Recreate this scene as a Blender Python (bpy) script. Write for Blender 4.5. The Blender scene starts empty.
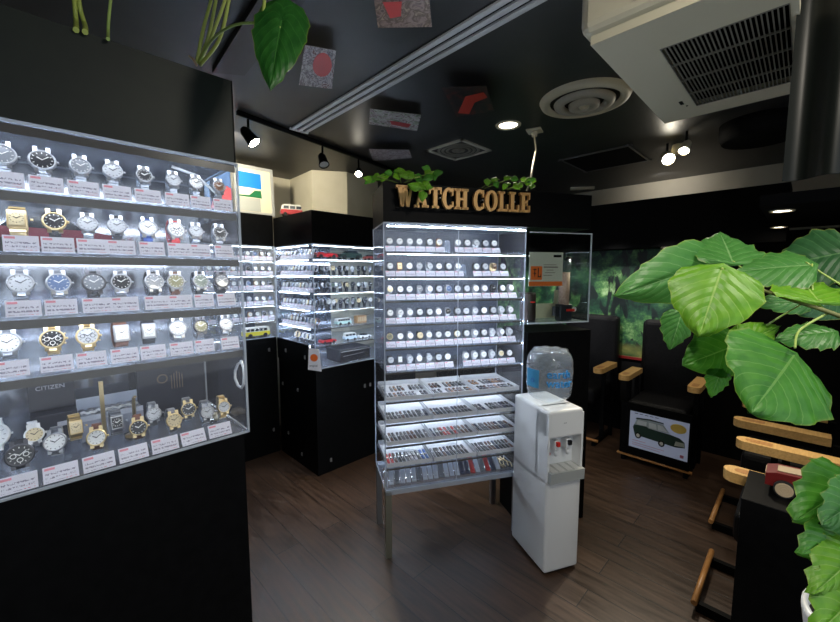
import bpy, bmesh, math, random
from mathutils import Vector, Matrix
random.seed(7)
C = bpy.context.scene.collection
PI = math.pi
H = 1.65
# ---------------------------------------------------------------- camera
FPX = 385.0
PITCH = math.atan(37/385.0)
s2 = 1/math.sqrt(2)
cF = Vector((s2*math.cos(PITCH), s2*math.cos(PITCH), -math.sin(PITCH)))
cR = Vector((s2, -s2, 0))
cU = cR.cross(cF)
cam_d = bpy.data.cameras.new('camera'); cam = bpy.data.objects.new('camera', cam_d); C.objects.link(cam)
cam.matrix_world = Matrix(((cR.x, cU.x, -cF.x, 0), (cR.y, cU.y, -cF.y, 0), (cR.z, cU.z, -cF.z, H), (0, 0, 0, 1)))
cam_d.sensor_width = 36; cam_d.lens = FPX*36/840; cam_d.clip_start = .03
bpy.context.scene.camera = cam
def at(u, v, d):
    """a point seen at pixel u,v, d metres deep"""
    return Vector((0, 0, H)) + (cF + cR*((u-420)/FPX) + cU*((311-v)/FPX))*d

# ---------------------------------------------------------------- materials
MATS = {}
def mat(name, col, rough=.5, metal=0, emit=0, ecol=None, spec=.5, sss=0, coat=0):
    if name in MATS: return MATS[name]
    m = bpy.data.materials.new(name); m.use_nodes = True
    b = m.node_tree.nodes['Principled BSDF']
    b.inputs['Base Color'].default_value = (*col, 1)
    b.inputs['Roughness'].default_value = rough
    b.inputs['Metallic'].default_value = metal
    b.inputs['Specular IOR Level'].default_value = spec
    b.inputs['Coat Weight'].default_value = coat
    if emit:
        b.inputs['Emission Color'].default_value = (*(ecol or col), 1)
        b.inputs['Emission Strength'].default_value = emit
    MATS[name] = m
    return m
def nodes(m): return m.node_tree.nodes, m.node_tree.links
def ramp(n, stops):
    r = n.new('ShaderNodeValToRGB')
    el = r.color_ramp.elements
    while len(el) > 1: el.remove(el[-1])
    el[0].position = stops[0][0]; el[0].color = (*stops[0][1], 1)
    for p, c in stops[1:]:
        e = el.new(p); e.color = (*c, 1)
    return r
def noisy(name, c1, c2, scale=8, rough=.6, spec=.5, bump=0, coord='Object', stretch=(1,1,1), metal=0, lo=.35, hi=.65):
    m = mat(name, c1, rough, metal, spec=spec)
    n, l = nodes(m); b = n['Principled BSDF']
    tc = n.new('ShaderNodeTexCoord'); mp = n.new('ShaderNodeMapping'); mp.inputs['Scale'].default_value = stretch
    ns = n.new('ShaderNodeTexNoise'); ns.inputs['Scale'].default_value = scale; ns.inputs['Detail'].default_value = 5
    r = ramp(n, [(lo, c1), (hi, c2)])
    l.new(tc.outputs[coord], mp.inputs[0]); l.new(mp.outputs[0], ns.inputs['Vector'])
    l.new(ns.outputs['Fac'], r.inputs[0]); l.new(r.outputs[0], b.inputs['Base Color'])
    if bump:
        bp = n.new('ShaderNodeBump'); bp.inputs['Strength'].default_value = bump; bp.inputs['Distance'].default_value = .002
        l.new(ns.outputs['Fac'], bp.inputs['Height']); l.new(bp.outputs[0], b.inputs['Normal'])
    return m
def clear(name, tint=(1,1,1), refl=1.0, haze=0.0, hz=(.8,.85,.95)):
    m = bpy.data.materials.new(name); m.use_nodes = True
    n, l = nodes(m); n.clear()
    o = n.new('ShaderNodeOutputMaterial'); t = n.new('ShaderNodeBsdfTransparent'); g = n.new('ShaderNodeBsdfGlossy')
    t.inputs[0].default_value = (*tint, 1); g.inputs['Roughness'].default_value = .03
    f = n.new('ShaderNodeFresnel'); f.inputs[0].default_value = 1.38
    mu = n.new('ShaderNodeMath'); mu.operation = 'MULTIPLY'; mu.inputs[1].default_value = refl
    ge = n.new('ShaderNodeNewGeometry'); nb = n.new('ShaderNodeMath'); nb.operation = 'SUBTRACT'; nb.inputs[0].default_value = 1; l.new(ge.outputs['Backfacing'], nb.inputs[1])
    m0 = n.new('ShaderNodeMath'); m0.operation = 'MULTIPLY'
    mx = n.new('ShaderNodeMixShader')
    l.new(f.outputs[0], m0.inputs[0]); l.new(nb.outputs[0], m0.inputs[1]); l.new(m0.outputs[0], mu.inputs[0]); l.new(mu.outputs[0], mx.inputs[0]); l.new(t.outputs[0], mx.inputs[1]); l.new(g.outputs[0], mx.inputs[2])
    last = mx
    if haze:
        d = n.new('ShaderNodeBsdfDiffuse'); d.inputs[0].default_value = (*hz, 1)
        m2 = n.new('ShaderNodeMixShader'); m2.inputs[0].default_value = haze
        l.new(mx.outputs[0], m2.inputs[1]); l.new(d.outputs[0], m2.inputs[2]); last = m2
    l.new(last.outputs[0], o.inputs[0])
    MATS[name] = m
    return m
black = noisy('black_laminate', (.0022,.0024,.0027), (.0034,.0036,.004), 30, .5, .08)
black_matte = mat('black_matte', (.004,.004,.0045), .8, spec=.12)
green_black = noisy('dark_green_panel', (.008,.012,.010), (.011,.016,.012), 12, .5, .25)
ceil_m = noisy('charcoal_ceiling', (.022,.022,.0235), (.028,.029,.0305), 6, .42, .5, bump=.1)
beam_m = mat('dark_brown_beam', (.014,.010,.009), .5)
cream = noisy('cream_plaster', (.62,.58,.46), (.68,.64,.52), 4, .8)
acry = clear('clear_acrylic', (.985,.99,.99), 1.0, .035, (.75,.78,.92))
acry_shelf = clear('acrylic_shelf', (.9,.93,.95), 1.0, .13, (.72,.77,.92))
edge = clear('acrylic_edge', (.8,.85,.9), 1.3, .5, (.72,.78,.86))
led = mat('cool_led', (.85,.92,1), .5, emit=44, ecol=(.78,.87,1))
led_big = mat('cool_led_strong', (.85,.92,1), .5, emit=14, ecol=(.80,.87,1))
led_corner = mat('cool_led_corner', (.85,.92,1), .5, emit=20, ecol=(.78,.87,1))
steel = mat('brushed_steel', (.38,.39,.41), .36, 1)
steel_dark = mat('dark_steel', (.10,.10,.11), .35, 1)
gold = mat('gold_metal', (.72,.56,.30), .3, 1)
brass_leg = mat('olive_brushed_metal', (.36,.35,.27), .38, .8)
whitep = mat('white_plastic', (.78,.80,.82), .3)
whitem = mat('white_painted_metal', (.84,.85,.85), .35)
offwhite = mat('ivory_plastic', (.68,.63,.47), .45)
beigeg = mat('beige_grille', (.48,.46,.38), .5)
wood = noisy('light_oak', (.62,.36,.12), (.74,.46,.17), 12, .4, stretch=(1,8,8), bump=.05)
wood2 = noisy('amber_wood', (.42,.19,.06), (.52,.26,.09), 12, .4, stretch=(1,8,8))
leather = noisy('black_leather', (.005,.005,.006), (.008,.008,.009), 60, .45, .15, bump=.15)
clip_m = mat('zinc_catch', (.5,.5,.5), .4, .9)
paper = mat('white_paper', (.80,.79,.84), .6)
cushion = mat('dark_holder', (.03,.03,.035), .6)
navy = mat('navy_back', (.012,.022,.05), .35)
red = mat('red_paint', (.45,.015,.02), .3)
red_br = mat('bright_red', (.7,.03,.02), .4)
yellow = mat('yellow_paint', (.85,.75,.02), .35)
orange = mat('orange_print', (.85,.16,.02), .6)
wine = mat('wine_red_wood', (.16,.012,.012), .35)
dgreen = mat('dark_green_paint', (.02,.05,.04), .35)
tyre = mat('tyre_black', (.012,.012,.012), .7)
tan = mat('pale_wood', (.5,.38,.24), .6)
glassdark = mat('dark_window', (.02,.03,.04), .15)
# floor planks along Y
def floor_mat():
    m = mat('dark_walnut_planks', (.05,.03,.02), .36)
    n, l = nodes(m); b = n['Principled BSDF']
    tc = n.new('ShaderNodeTexCoord'); mp = n.new('ShaderNodeMapping'); mp.inputs['Rotation'].default_value = (0,0,PI/2)
    br = n.new('ShaderNodeTexBrick'); br.inputs['Scale'].default_value = 1
    br.inputs['Brick Width'].default_value = 1.4; br.inputs['Row Height'].default_value = .15; br.inputs['Mortar Size'].default_value = .003
    br.inputs['Color1'].default_value = (.046,.026,.016,1); br.inputs['Color2'].default_value = (.072,.042,.027,1); br.inputs['Mortar'].default_value = (.015,.010,.008,1)
    ns = n.new('ShaderNodeTexNoise'); ns.inputs['Scale'].default_value = 3; ns.inputs['Detail'].default_value = 8
    mp2 = n.new('ShaderNodeMapping'); mp2.inputs['Scale'].default_value = (14,1.2,1)
    r = ramp(n, [(.3,(.55,.55,.55)),(.7,(1.35,1.3,1.25))])
    mx = n.new('ShaderNodeMixRGB'); mx.blend_type = 'MULTIPLY'; mx.inputs[0].default_value = 1
    l.new(tc.outputs['Object'], mp.inputs[0]); l.new(mp.outputs[0], br.inputs['Vector'])
    l.new(tc.outputs['Object'], mp2.inputs[0]); l.new(mp2.outputs[0], ns.inputs['Vector']); l.new(ns.outputs['Fac'], r.inputs[0])
    l.new(br.outputs['Color'], mx.inputs[1]); l.new(r.outputs[0], mx.inputs[2]); l.new(mx.outputs[0], b.inputs['Base Color'])
    r2 = ramp(n, [(.3,(.30,)*3),(.7,(.48,)*3)]); l.new(ns.outputs['Fac'], r2.inputs[0]); l.new(r2.outputs[0], b.inputs['Roughness'])
    bp = n.new('ShaderNodeBump'); bp.inputs['Strength'].default_value = .25; bp.inputs['Distance'].default_value = .003
    l.new(br.outputs['Fac'], bp.inputs['Height']); bp.invert = True; l.new(bp.outputs[0], b.inputs['Normal'])
    return m
# price card: red heading, grey writing (illegible in the photo)
def card_mat():
    m = mat('printed_price_card', (.78,.77,.84), .55)
    n, l = nodes(m); b = n['Principled BSDF']
    tc = n.new('ShaderNodeTexCoord'); sp = n.new('ShaderNodeSeparateXYZ'); l.new(tc.outputs['UV'], sp.inputs[0])
    def math_(op, a, bb=None, c=None):
        q = n.new('ShaderNodeMath'); q.operation = op
        for i, x in enumerate((a, bb, c)):
            if x is None: continue
            if isinstance(x, (int, float)): q.inputs[i].default_value = x
            else: l.new(x, q.inputs[i])
        return q.outputs[0]
    u, v = sp.outputs['X'], sp.outputs['Y']
    mp = n.new('ShaderNodeMapping'); mp.inputs['Scale'].default_value = (14,5,1); l.new(tc.outputs['UV'], mp.inputs[0])
    oi = n.new('ShaderNodeObjectInfo'); l.new(oi.outputs['Random'], mp.inputs['Location'])
    ns = n.new('ShaderNodeTexNoise'); ns.inputs['Scale'].default_value = 1.6; ns.inputs['Detail'].default_value = 2; l.new(mp.outputs[0], ns.inputs['Vector'])
    ink = math_('GREATER_THAN', ns.outputs['Fac'], .50)
    line = math_('GREATER_THAN', math_('SINE', math_('MULTIPLY', v, 26)), .1)
    inside = math_('MULTIPLY', math_('GREATER_THAN', u, .07), math_('LESS_THAN', u, .92))
    inside = math_('MULTIPLY', inside, math_('MULTIPLY', math_('GREATER_THAN', v, .08), math_('LESS_THAN', v, .72)))
    txt = math_('MULTIPLY', math_('MULTIPLY', ink, line), inside)
    redm = math_('MULTIPLY', math_('MULTIPLY', math_('GREATER_THAN', v, .78), math_('LESS_THAN', v, .92)), math_('MULTIPLY', math_('LESS_THAN', u, .34), math_('GREATER_THAN', u, .05)))
    redm2 = math_('MULTIPLY', math_('MULTIPLY', math_('GREATER_THAN', u, .62), math_('LESS_THAN', v, .26)), txt)
    m1 = n.new('ShaderNodeMixRGB'); m1.inputs[1].default_value = (.80,.79,.88,1); m1.inputs[2].default_value = (.22,.20,.28,1)
    l.new(math_('MULTIPLY', txt, .9), m1.inputs[0])
    m2 = n.new('ShaderNodeMixRGB'); m2.inputs[2].default_value = (.75,.10,.16,1)
    l.new(math_('MAXIMUM', math_('MULTIPLY', redm, .75), math_('MULTIPLY', redm2, .8)), m2.inputs[0]); l.new(m1.outputs[0], m2.inputs[1])
    l.new(m2.outputs[0], b.inputs['Base Color'])
    return m
card_m = card_mat()
def mural_mat():
    m = mat('forest_photo_print', (.05,.1,.05), .45)
    n, l = nodes(m); b = n['Principled BSDF']
    tc = n.new('ShaderNodeTexCoord'); sp = n.new('ShaderNodeSeparateXYZ'); l.new(tc.outputs['UV'], sp.inputs[0])
    n1 = n.new('ShaderNodeTexNoise'); n1.inputs['Scale'].default_value = 4.5; n1.inputs['Detail'].default_value = 10; n1.inputs['Roughness'].default_value = .75
    mp0 = n.new('ShaderNodeMapping'); mp0.inputs['Scale'].default_value = (2.35,1,1); mp0.inputs['Location'].default_value = (.3,.1,0)
    l.new(tc.outputs['UV'], mp0.inputs[0]); l.new(mp0.outputs[0], n1.inputs['Vector'])
    foli = ramp(n, [(.36,(.003,.012,.010)),(.48,(.012,.055,.030)),(.56,(.06,.16,.05)),(.64,(.22,.36,.16)),(.74,(.5,.6,.45))])
    l.new(n1.outputs['Fac'], foli.inputs[0])
    mp = n.new('ShaderNodeMapping'); mp.inputs['Scale'].default_value = (14,2.2,1)
    n2 = n.new('ShaderNodeTexNoise'); n2.inputs['Scale'].default_value = 1.3; n2.inputs['Detail'].default_value = 3; n2.inputs['Distortion'].default_value = 1.2
    l.new(tc.outputs['UV'], mp.inputs[0]); l.new(mp.outputs[0], n2.inputs['Vector'])
    tr = ramp(n, [(.55,(0,0,0)),(.58,(1,1,1))]); l.new(n2.outputs['Fac'], tr.inputs[0])
    mx = n.new('ShaderNodeMixRGB'); mx.inputs[2].default_value = (.004,.010,.010,1); l.new(tr.outputs[0], mx.inputs[0]); l.new(foli.outputs[0], mx.inputs[1])
    # grassy floor at the bottom
    gr = ramp(n, [(.05,(1,1,1)),(.13,(0,0,0))]); l.new(sp.outputs['Y'], gr.inputs[0])
    n3 = n.new('ShaderNodeTexNoise'); n3.inputs['Scale'].default_value = 14; n3.inputs['Detail'].default_value = 4; l.new(tc.outputs['UV'], n3.inputs['Vector'])
    gc = ramp(n, [(.35,(.03,.07,.02)),(.65,(.22,.22,.06))]); l.new(n3.outputs['Fac'], gc.inputs[0])
    m2 = n.new('ShaderNodeMixRGB'); l.new(gr.outputs[0], m2.inputs[0]); l.new(mx.outputs[0], m2.inputs[1]); l.new(gc.outputs[0], m2.inputs[2])
    l.new(m2.outputs[0], b.inputs['Base Color'])
    l.new(m2.outputs[0], b.inputs['Emission Color']); b.inputs['Emission Strength'].default_value = 0
    return m
def photo_mat(name, cols, scale=3, seed=0.0):
    m = mat(name, cols[0], .35)
    n, l = nodes(m); b = n['Principled BSDF']
    tc = n.new('ShaderNodeTexCoord'); mp = n.new('ShaderNodeMapping'); mp.inputs['Location'].default_value = (seed, seed*2, 0)
    ns = n.new('ShaderNodeTexNoise'); ns.inputs['Scale'].default_value = scale; ns.inputs['Detail'].default_value = 6; ns.inputs['Distortion'].default_value = 1
    k = len(cols); r = ramp(n, [(.32+.36*i/(k-1), c) for i, c in enumerate(cols)])
    r.color_ramp.interpolation = 'CONSTANT' if name.endswith('hard') else 'LINEAR'
    l.new(tc.outputs['UV'], mp.inputs[0]); l.new(mp.outputs[0], ns.inputs['Vector']); l.new(ns.outputs['Fac'], r.inputs[0]); l.new(r.outputs[0], b.inputs['Base Color'])
    return m
def leaf_mat(name, c1, c2, vein, trans=.35):
    m = bpy.data.materials.new(name); m.use_nodes = True
    n, l = nodes(m); b = n['Principled BSDF']; b.inputs['Roughness'].default_value = .42
    tc = n.new('ShaderNodeTexCoord'); sp = n.new('ShaderNodeSeparateXYZ'); l.new(tc.outputs['UV'], sp.inputs[0])
    def M(op, a, bb=None):
        q = n.new('ShaderNodeMath'); q.operation = op
        for i, x in enumerate((a, bb)):
            if x is None: continue
            if isinstance(x, (int, float)): q.inputs[i].default_value = x
            else: l.new(x, q.inputs[i])
        return q.outputs[0]
    # UV: x = side (-1..1)*.5+.5 ; y = along
    side = M('ABSOLUTE', M('SUBTRACT', M('MULTIPLY', sp.outputs['X'], 2), 1))
    mid = M('LESS_THAN', side, .022)
    ph = M('SUBTRACT', sp.outputs['Y'], M('MULTIPLY', side, .33))
    sawt = M('ABSOLUTE', M('SUBTRACT', M('FRACT', M('MULTIPLY', ph, 7.5)), .5))
    lat = M('LESS_THAN', sawt, .035)
    v = M('MAXIMUM', mid, M('MULTIPLY', lat, .6))
    ns = n.new('ShaderNodeTexNoise'); ns.inputs['Scale'].default_value = 5; ns.inputs['Detail'].default_value = 4; l.new(tc.outputs['UV'], ns.inputs['Vector'])
    r = ramp(n, [(.3, c1), (.7, c2)]); l.new(ns.outputs['Fac'], r.inputs[0])
    mx = n.new('ShaderNodeMixRGB'); mx.inputs[2].default_value = (*vein, 1); l.new(M('MULTIPLY', v, .55), mx.inputs[0]); l.new(r.outputs[0], mx.inputs[1])
    # yellowed rim
    rim = ramp(n, [(.95,(0,)*3),(1.0,(.30,)*3)]); l.new(side, rim.inputs[0])
    m3 = n.new('ShaderNodeMixRGB'); m3.inputs[2].default_value = (.45,.42,.06,1); l.new(rim.outputs[0], m3.inputs[0]); l.new(mx.outputs[0], m3.inputs[1])
    l.new(m3.outputs[0], b.inputs['Base Color'])
    bp = n.new('ShaderNodeBump'); bp.inputs['Strength'].default_value = .5; bp.inputs['Distance'].default_value = .004
    l.new(sawt, bp.inputs['Height']); l.new(bp.outputs[0], b.inputs['Normal'])
    t = n.new('ShaderNodeBsdfTranslucent'); l.new(m3.outputs[0], t.inputs[0])
    ms = n.new('ShaderNodeMixShader'); ms.inputs[0].default_value = trans
    o = n['Material Output']; l.new(b.outputs[0], ms.inputs[1]); l.new(t.outputs[0], ms.inputs[2]); l.new(ms.outputs[0], o.inputs[0])
    MATS[name] = m
    return m

# ---------------------------------------------------------------- mesh builder
class MB:
    def __init__(s): s.bm = bmesh.new(); s.mats = []; s.bm.loops.layers.uv.new('UVMap')
    def mi(s, m):
        if m is None: return 0
        if m not in s.mats: s.mats.append(m)
        return s.mats.index(m)
    def box(s, x0, x1, y0, y1, z0, z1, m=None, M=None, bev=0):
        vs = [s.bm.verts.new((x, y, z)) for x in (x0, x1) for y in (y0, y1) for z in (z0, z1)]
        idx = [(0,1,3,2), (4,6,7,5), (0,4,5,1), (2,3,7,6), (0,2,6,4), (1,5,7,3)]
        fs = [s.bm.faces.new([vs[i] for i in f]) for f in idx]
        k = s.mi(m); uv = s.bm.loops.layers.uv.active
        for f in fs:
            f.material_index = k
            for lp in f.loops:
                c = lp.vert.co
                a = (c.x-x0)/max(x1-x0, 1e-9) if (x1-x0) > (y1-y0) else (c.y-y0)/max(y1-y0, 1e-9)
                bq = (c.z-z0)/max(z1-z0, 1e-9) if (z1-z0) > min(x1-x0, y1-y0) else (c.y-y0)/max(y1-y0, 1e-9)
                lp[uv].uv = (a, bq)
        if bev:
            es = list({e for f in fs for e in f.edges})
            r = bmesh.ops.bevel(s.bm, geom=es, offset=bev, segments=3, profile=.5, affect='EDGES')
            vs = list({v for f in r['faces'] for v in f.verts} | {v for v in vs if v.is_valid})
            for f in r['faces']: f.material_index = k
        if M is not None: bmesh.ops.transform(s.bm, matrix=M, verts=vs)
        return s
    def prism(s, pts, a0, a1, axis='y', m=None, M=None):
        """polygon pts in the plane across axis, extruded from a0 to a1"""
        def P(p, a): return {'y': (p[0], a, p[1]), 'x': (a, p[0], p[1]), 'z': (p[0], p[1], a)}[axis]
        A = [s.bm.verts.new(P(p, a0)) for p in pts]; B = [s.bm.verts.new(P(p, a1)) for p in pts]
        k = s.mi(m); n = len(pts); fs = [s.bm.faces.new(A), s.bm.faces.new(B[::-1])]
        for i in range(n): fs.append(s.bm.faces.new((A[i], B[i], B[(i+1) % n], A[(i+1) % n])))
        for f in fs: f.material_index = k
        if M is not None: bmesh.ops.transform(s.bm, matrix=M, verts=A+B)
        return s
    def lathe(s, prof, m=None, M=None, seg=24, sx=1, sy=1, close=True):
        """prof list of (r,z) revolved about z"""
        k = s.mi(m); rings = []; allv = []
        for r, z in prof:
            ring = [s.bm.verts.new((r*math.cos(2*PI*i/seg)*sx, r*math.sin(2*PI*i/seg)*sy, z)) for i in range(seg)]
            rings.append(ring); allv += ring
        for a, b in zip(rings, rings[1:]):
            for i in range(seg):
                f = s.bm.faces.new((a[i], a[(i+1) % seg], b[(i+1) % seg], b[i])); f.material_index = k; f.smooth = True
        if close:
            f = s.bm.faces.new(rings[0][::-1]); f.material_index = k
            f = s.bm.faces.new(rings[-1]); f.material_index = k
        if M is not None: bmesh.ops.transform(s.bm, matrix=M, verts=allv)
        return s
    def tube(s, pts, r, m=None, seg=8, r1=None):
        pts = [Vector(p) for p in pts]; k = s.mi(m); rings = []
        n = len(pts)
        for i, p in enumerate(pts):
            d = (pts[min(i+1, n-1)]-pts[max(i-1, 0)]).normalized()
            a = d.orthogonal() if i == 0 else (prev - d*prev.dot(d))
            a.normalize(); prev = a; b = d.cross(a)
            rr = r if r1 is None else r+(r1-r)*i/(n-1)
            rings.append([s.bm.verts.new(p+(a*math.cos(2*PI*j/seg)+b*math.sin(2*PI*j/seg))*rr) for j in range(seg)])
        for a, b in zip(rings, rings[1:]):
            for j in range(seg):
                f = s.bm.faces.new((a[j], a[(j+1) % seg], b[(j+1) % seg], b[j])); f.material_index = k; f.smooth = True
        s.bm.faces.new(rings[0][::-1]).material_index = k; s.bm.faces.new(rings[-1]).material_index = k
        return s
    def quad(s, pts, m=None):
        vs = [s.bm.verts.new(p) for p in pts]; f = s.bm.faces.new(vs); f.material_index = s.mi(m)
        uv = s.bm.loops.layers.uv.active
        if len(vs) == 4:
            for lp, q in zip(f.loops, ((0,0),(1,0),(1,1),(0,1))): lp[uv].uv = q
        return s
    def build(s, name, m=None, parent=None, loc=None, rz=0, recalc=True):
        if recalc: bmesh.ops.recalc_face_normals(s.bm, faces=s.bm.faces)
        me = bpy.data.meshes.new(name); s.bm.to_mesh(me); s.bm.free()
        if s.mats:
            for q in s.mats: me.materials.append(q)
        elif m: me.materials.append(m)
        o = bpy.data.objects.new(name, me); C.objects.link(o)
        if parent: o.parent = parent
        if loc is not None: o.location = loc
        if rz: o.rotation_euler.z = rz
        return o
def tag(o, label=None, cat=None, group=None, kind=None):
    if label: o['label'] = label
    if cat: o['category'] = cat
    if group: o['group'] = group
    if kind: o['kind'] = kind
    return o
def empty(name, loc=(0,0,0), rz=0, label=None, cat=None, group=None, rot=None):
    o = bpy.data.objects.new(name, None); C.objects.link(o); o.location = loc; o.rotation_euler = rot or (0,0,rz)
    o.empty_display_size = .05
    return tag(o, label, cat, group)
KIDS = {}
def kids(o):
    return [c for c in bpy.data.objects if c.parent == o]
def copy_tree(o, parent=None):
    c = o.copy(); C.objects.link(c)
    if parent: c.parent = parent
    if o.name not in KIDS: KIDS[o.name] = kids(o)
    for ch in KIDS[o.name]: copy_tree(ch, c)
    return c
def struct(mb, name, m): return tag(mb.build(name, m), kind='structure')
ORD = ['first','second','third','fourth','fifth','sixth','seventh','eighth','ninth','tenth','eleventh','twelfth','thirteenth','fourteenth','fifteenth','sixteenth']
def RX(a): return Matrix.Rotation(a, 4, 'X')
def RY(a): return Matrix.Rotation(a, 4, 'Y')
def RZ(a): return Matrix.Rotation(a, 4, 'Z')
def T(x, y, z): return Matrix.Translation((x, y, z))
def text_obj(name, s, size, m, M, parent=None, depth=.0006, bend=None, align='LEFT'):
    cu = bpy.data.curves.new(name, 'FONT'); cu.body = s; cu.size = size; cu.extrude = depth; cu.align_x = align; cu.resolution_u = 3
    t = bpy.data.objects.new(name, cu); C.objects.link(t)
    dg = bpy.context.evaluated_depsgraph_get(); me = bpy.data.meshes.new_from_object(t.evaluated_get(dg))
    bpy.data.objects.remove(t)
    if bend:
        R, a0 = bend
        for v in me.vertices:
            a = a0 + v.co.x/R; r = R + v.co.z
            v.co = Vector((r*math.cos(a), r*math.sin(a), v.co.y))
    me.transform(M); me.materials.clear(); me.materials.append(m)
    o = bpy.data.objects.new(name, me); C.objects.link(o)
    if parent: o.parent = parent
    return o

# ================================================================ SETTING
CH = 2.65
f = MB(); f.box(-1.6, 5.0, -1.5, 4.1, -.05, 0); struct(f, 'floor', floor_mat())
f = MB(); f.box(-1.6, 5.0, -1.5, 4.1, CH, CH+.05); struct(f, 'ceiling', ceil_m)
f = MB(); f.box(-1.6, 5.0, 3.96, 4.1, 0, CH); struct(f, 'wall_back', cream)
f = MB(); f.prism([(2.0,3.96),(1.97,3.45),(2.25,3.27),(2.72,3.37),(2.72,3.96)], 0, CH, 'z'); struct(f, 'wall_back_pillar', cream)
f = MB(); f.box(4.86, 5.0, -1.5, 3.96, 0, CH); struct(f, 'wall_right', cream)
f = MB(); f.box(-1.6, -1.5, -1.5, 3.96, 0, CH); struct(f, 'wall_left', black_matte)
f = MB(); f.box(-1.5, 4.86, -1.5, -1.4, 0, .5).box(-1.5, 4.86, -1.5, -1.4, 2.45, CH).box(-1.5, -1.2, -1.5, -1.4, .5, 2.45).box(1.7, 4.86, -1.5, -1.4, .5, 2.45); struct(f, 'wall_front', black_matte)
f = MB(); f.box(4.32, 4.5, -1.4, 3.96, 0, 2.0); struct(f, 'wall_mural_partition', black_matte)
f = MB(); f.box(4.1, 4.5, .13, 3.96, 1.9, 2.345); struct(f, 'wall_partition_header', black_matte)
f = MB(); f.prism([(.62,1.3),(.75,1.3),(.80,2.02),(.68,2.1)], CH-.03, CH-.001, 'z'); struct(f, 'trim_1', beam_m)
f = MB(); f.box(2.72, 4.1, -1.4, .2, 2.0, 2.06); f.box(2.72, 4.3, -1.4, -.5, 0, 2.0); struct(f, 'wall_canopy', black_matte)

# linear ceiling diffuser
t = empty('ceiling_slot_diffuser', (1.255, .3, CH), rz=-.026, label='long grey three-slot air grille running across the dark ceiling', cat='air vent')
for i in range(3):
    x = i*.046
    MB().box(x, x+.027, 0, 2.27, -.012, -.001).build('slat', mat('grey_metal', (.62,.63,.65), .5), t)
MB().box(-.006, .130, 2.262, 2.275, -.014, -.001).build('end_cap', MATS['grey_metal'], t)
MB().box(.0, .122, 0, 2.26, -.003, -.0005).build('dark_backing', mat('slot_black', (.003,.003,.003), .9), t)

# ceiling vents
t = empty('square_ceiling_vent', (2.50, 2.06, CH), label='square beige ceiling vent above the sign lettering', cat='air vent')
g = MB()
for a, b_ in ((0,0),(1,0),(2,0),(3,0)):
    g.prism([(-.19,-.19),(.19,-.19),(.19,-.165),(-.19,-.165)], -.012, -.001, 'z', M=RZ(a*PI/2))
g.build('frame', beigeg, t)
g = MB()
for r in (.15, .115, .08): g.lathe([(r,-.008),(r+.012,-.014),(r+.024,-.008)], seg=32, close=False)
g.lathe([(.0,-.016),(.05,-.012),(.055,-.004)], seg=24, close=False)
g.build('louvre', mat('dim_beige', (.16,.15,.12), .5), t)
MB().box(-.165,.165,-.165,.165,-.003,-.001).build('backing', mat('vent_shadow', (.05,.05,.045), .7), t)
t = empty('round_ceiling_diffuser', (2.30, .97, CH), label='large round beige ceiling diffuser beside the air conditioner', cat='air vent')
for nm, prof in (('outer_ring', [(.245,-.001),(.235,-.02),(.20,-.03),(.185,-.012)]), ('middle_cone', [(.165,-.02),(.16,-.035),(.12,-.045),(.105,-.02)]), ('inner_cone', [(.085,-.03),(.08,-.05),(.045,-.055),(.03,-.04)])):
    MB().lathe(prof, seg=48, close=False).build(nm, offwhite if nm == 'outer_ring' else beigeg, t)
MB().lathe([(0,-.06),(.022,-.055),(.03,-.04)], seg=24, close=False).build('centre_cap', offwhite, t)
MB().lathe([(0,-.002),(.2,-.003)], seg=32, close=False).build('throat', mat('vent_shadow2', (.04,.04,.035), .7), t)
t = empty('ceiling_access_panel', (3.62, 1.32, CH), rz=0, label='black flush ceiling panel with thin grey frame near the far wall', cat='ceiling panel')
g = MB()
for a in range(4): g.box(-.30,.30,-.28,-.265,-.01,-.001, M=RZ(a*PI/2)@Matrix.Diagonal((1,1,1,1)))
g.build('frame', mat('grey_trim', (.12,.12,.12), .4), t)
MB().box(-.27,.27,-.27,.27,-.005,-.001).build('panel', black_matte, t)
# downlight
def downlight(x, y, z, r, label, e=14, power=18):
    t = empty('downlight', (x, y, z), label=label, cat='ceiling light')
    MB().lathe([(r,-.001),(r*.97,-.008),(r*.74,-.006),(r*.7,-.001)], seg=32, close=False).build('trim_ring', offwhite, t)
    MB().lathe([(0,-.002),(r*.7,-.0025)], seg=24, close=False).build('lamp_lens', mat('warm_lamp%d' % e, (1,.93,.78), .5, emit=e, ecol=(1,.9,.72)), t)
    l = bpy.data.lights.new('downlight_lamp', 'SPOT'); l.energy = power; l.color = (1,.90,.74); l.spot_size = 1.9; l.spot_blend = .7; l.shadow_soft_size = .04
    lo = bpy.data.objects.new('downlight_lamp', l); C.objects.link(lo); lo.parent = t; lo.location = (0,0,-.02)
    return t
downlight(2.33, 1.49, CH, .085, 'lit round downlight in the ceiling beside the cable socket', 6, 26)
downlight(4.2, .96, 1.9, .035, 'small lit downlight under the black header above the forest mural', 14, 5)
downlight(2.95, .12, 2.0, .055, 'lit downlight under the black canopy at right, the nearer one', 10, 5)
downlight(3.95, .17, 2.0, .05, 'lit downlight under the black canopy at right, the farther one', 10, 5)
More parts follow.
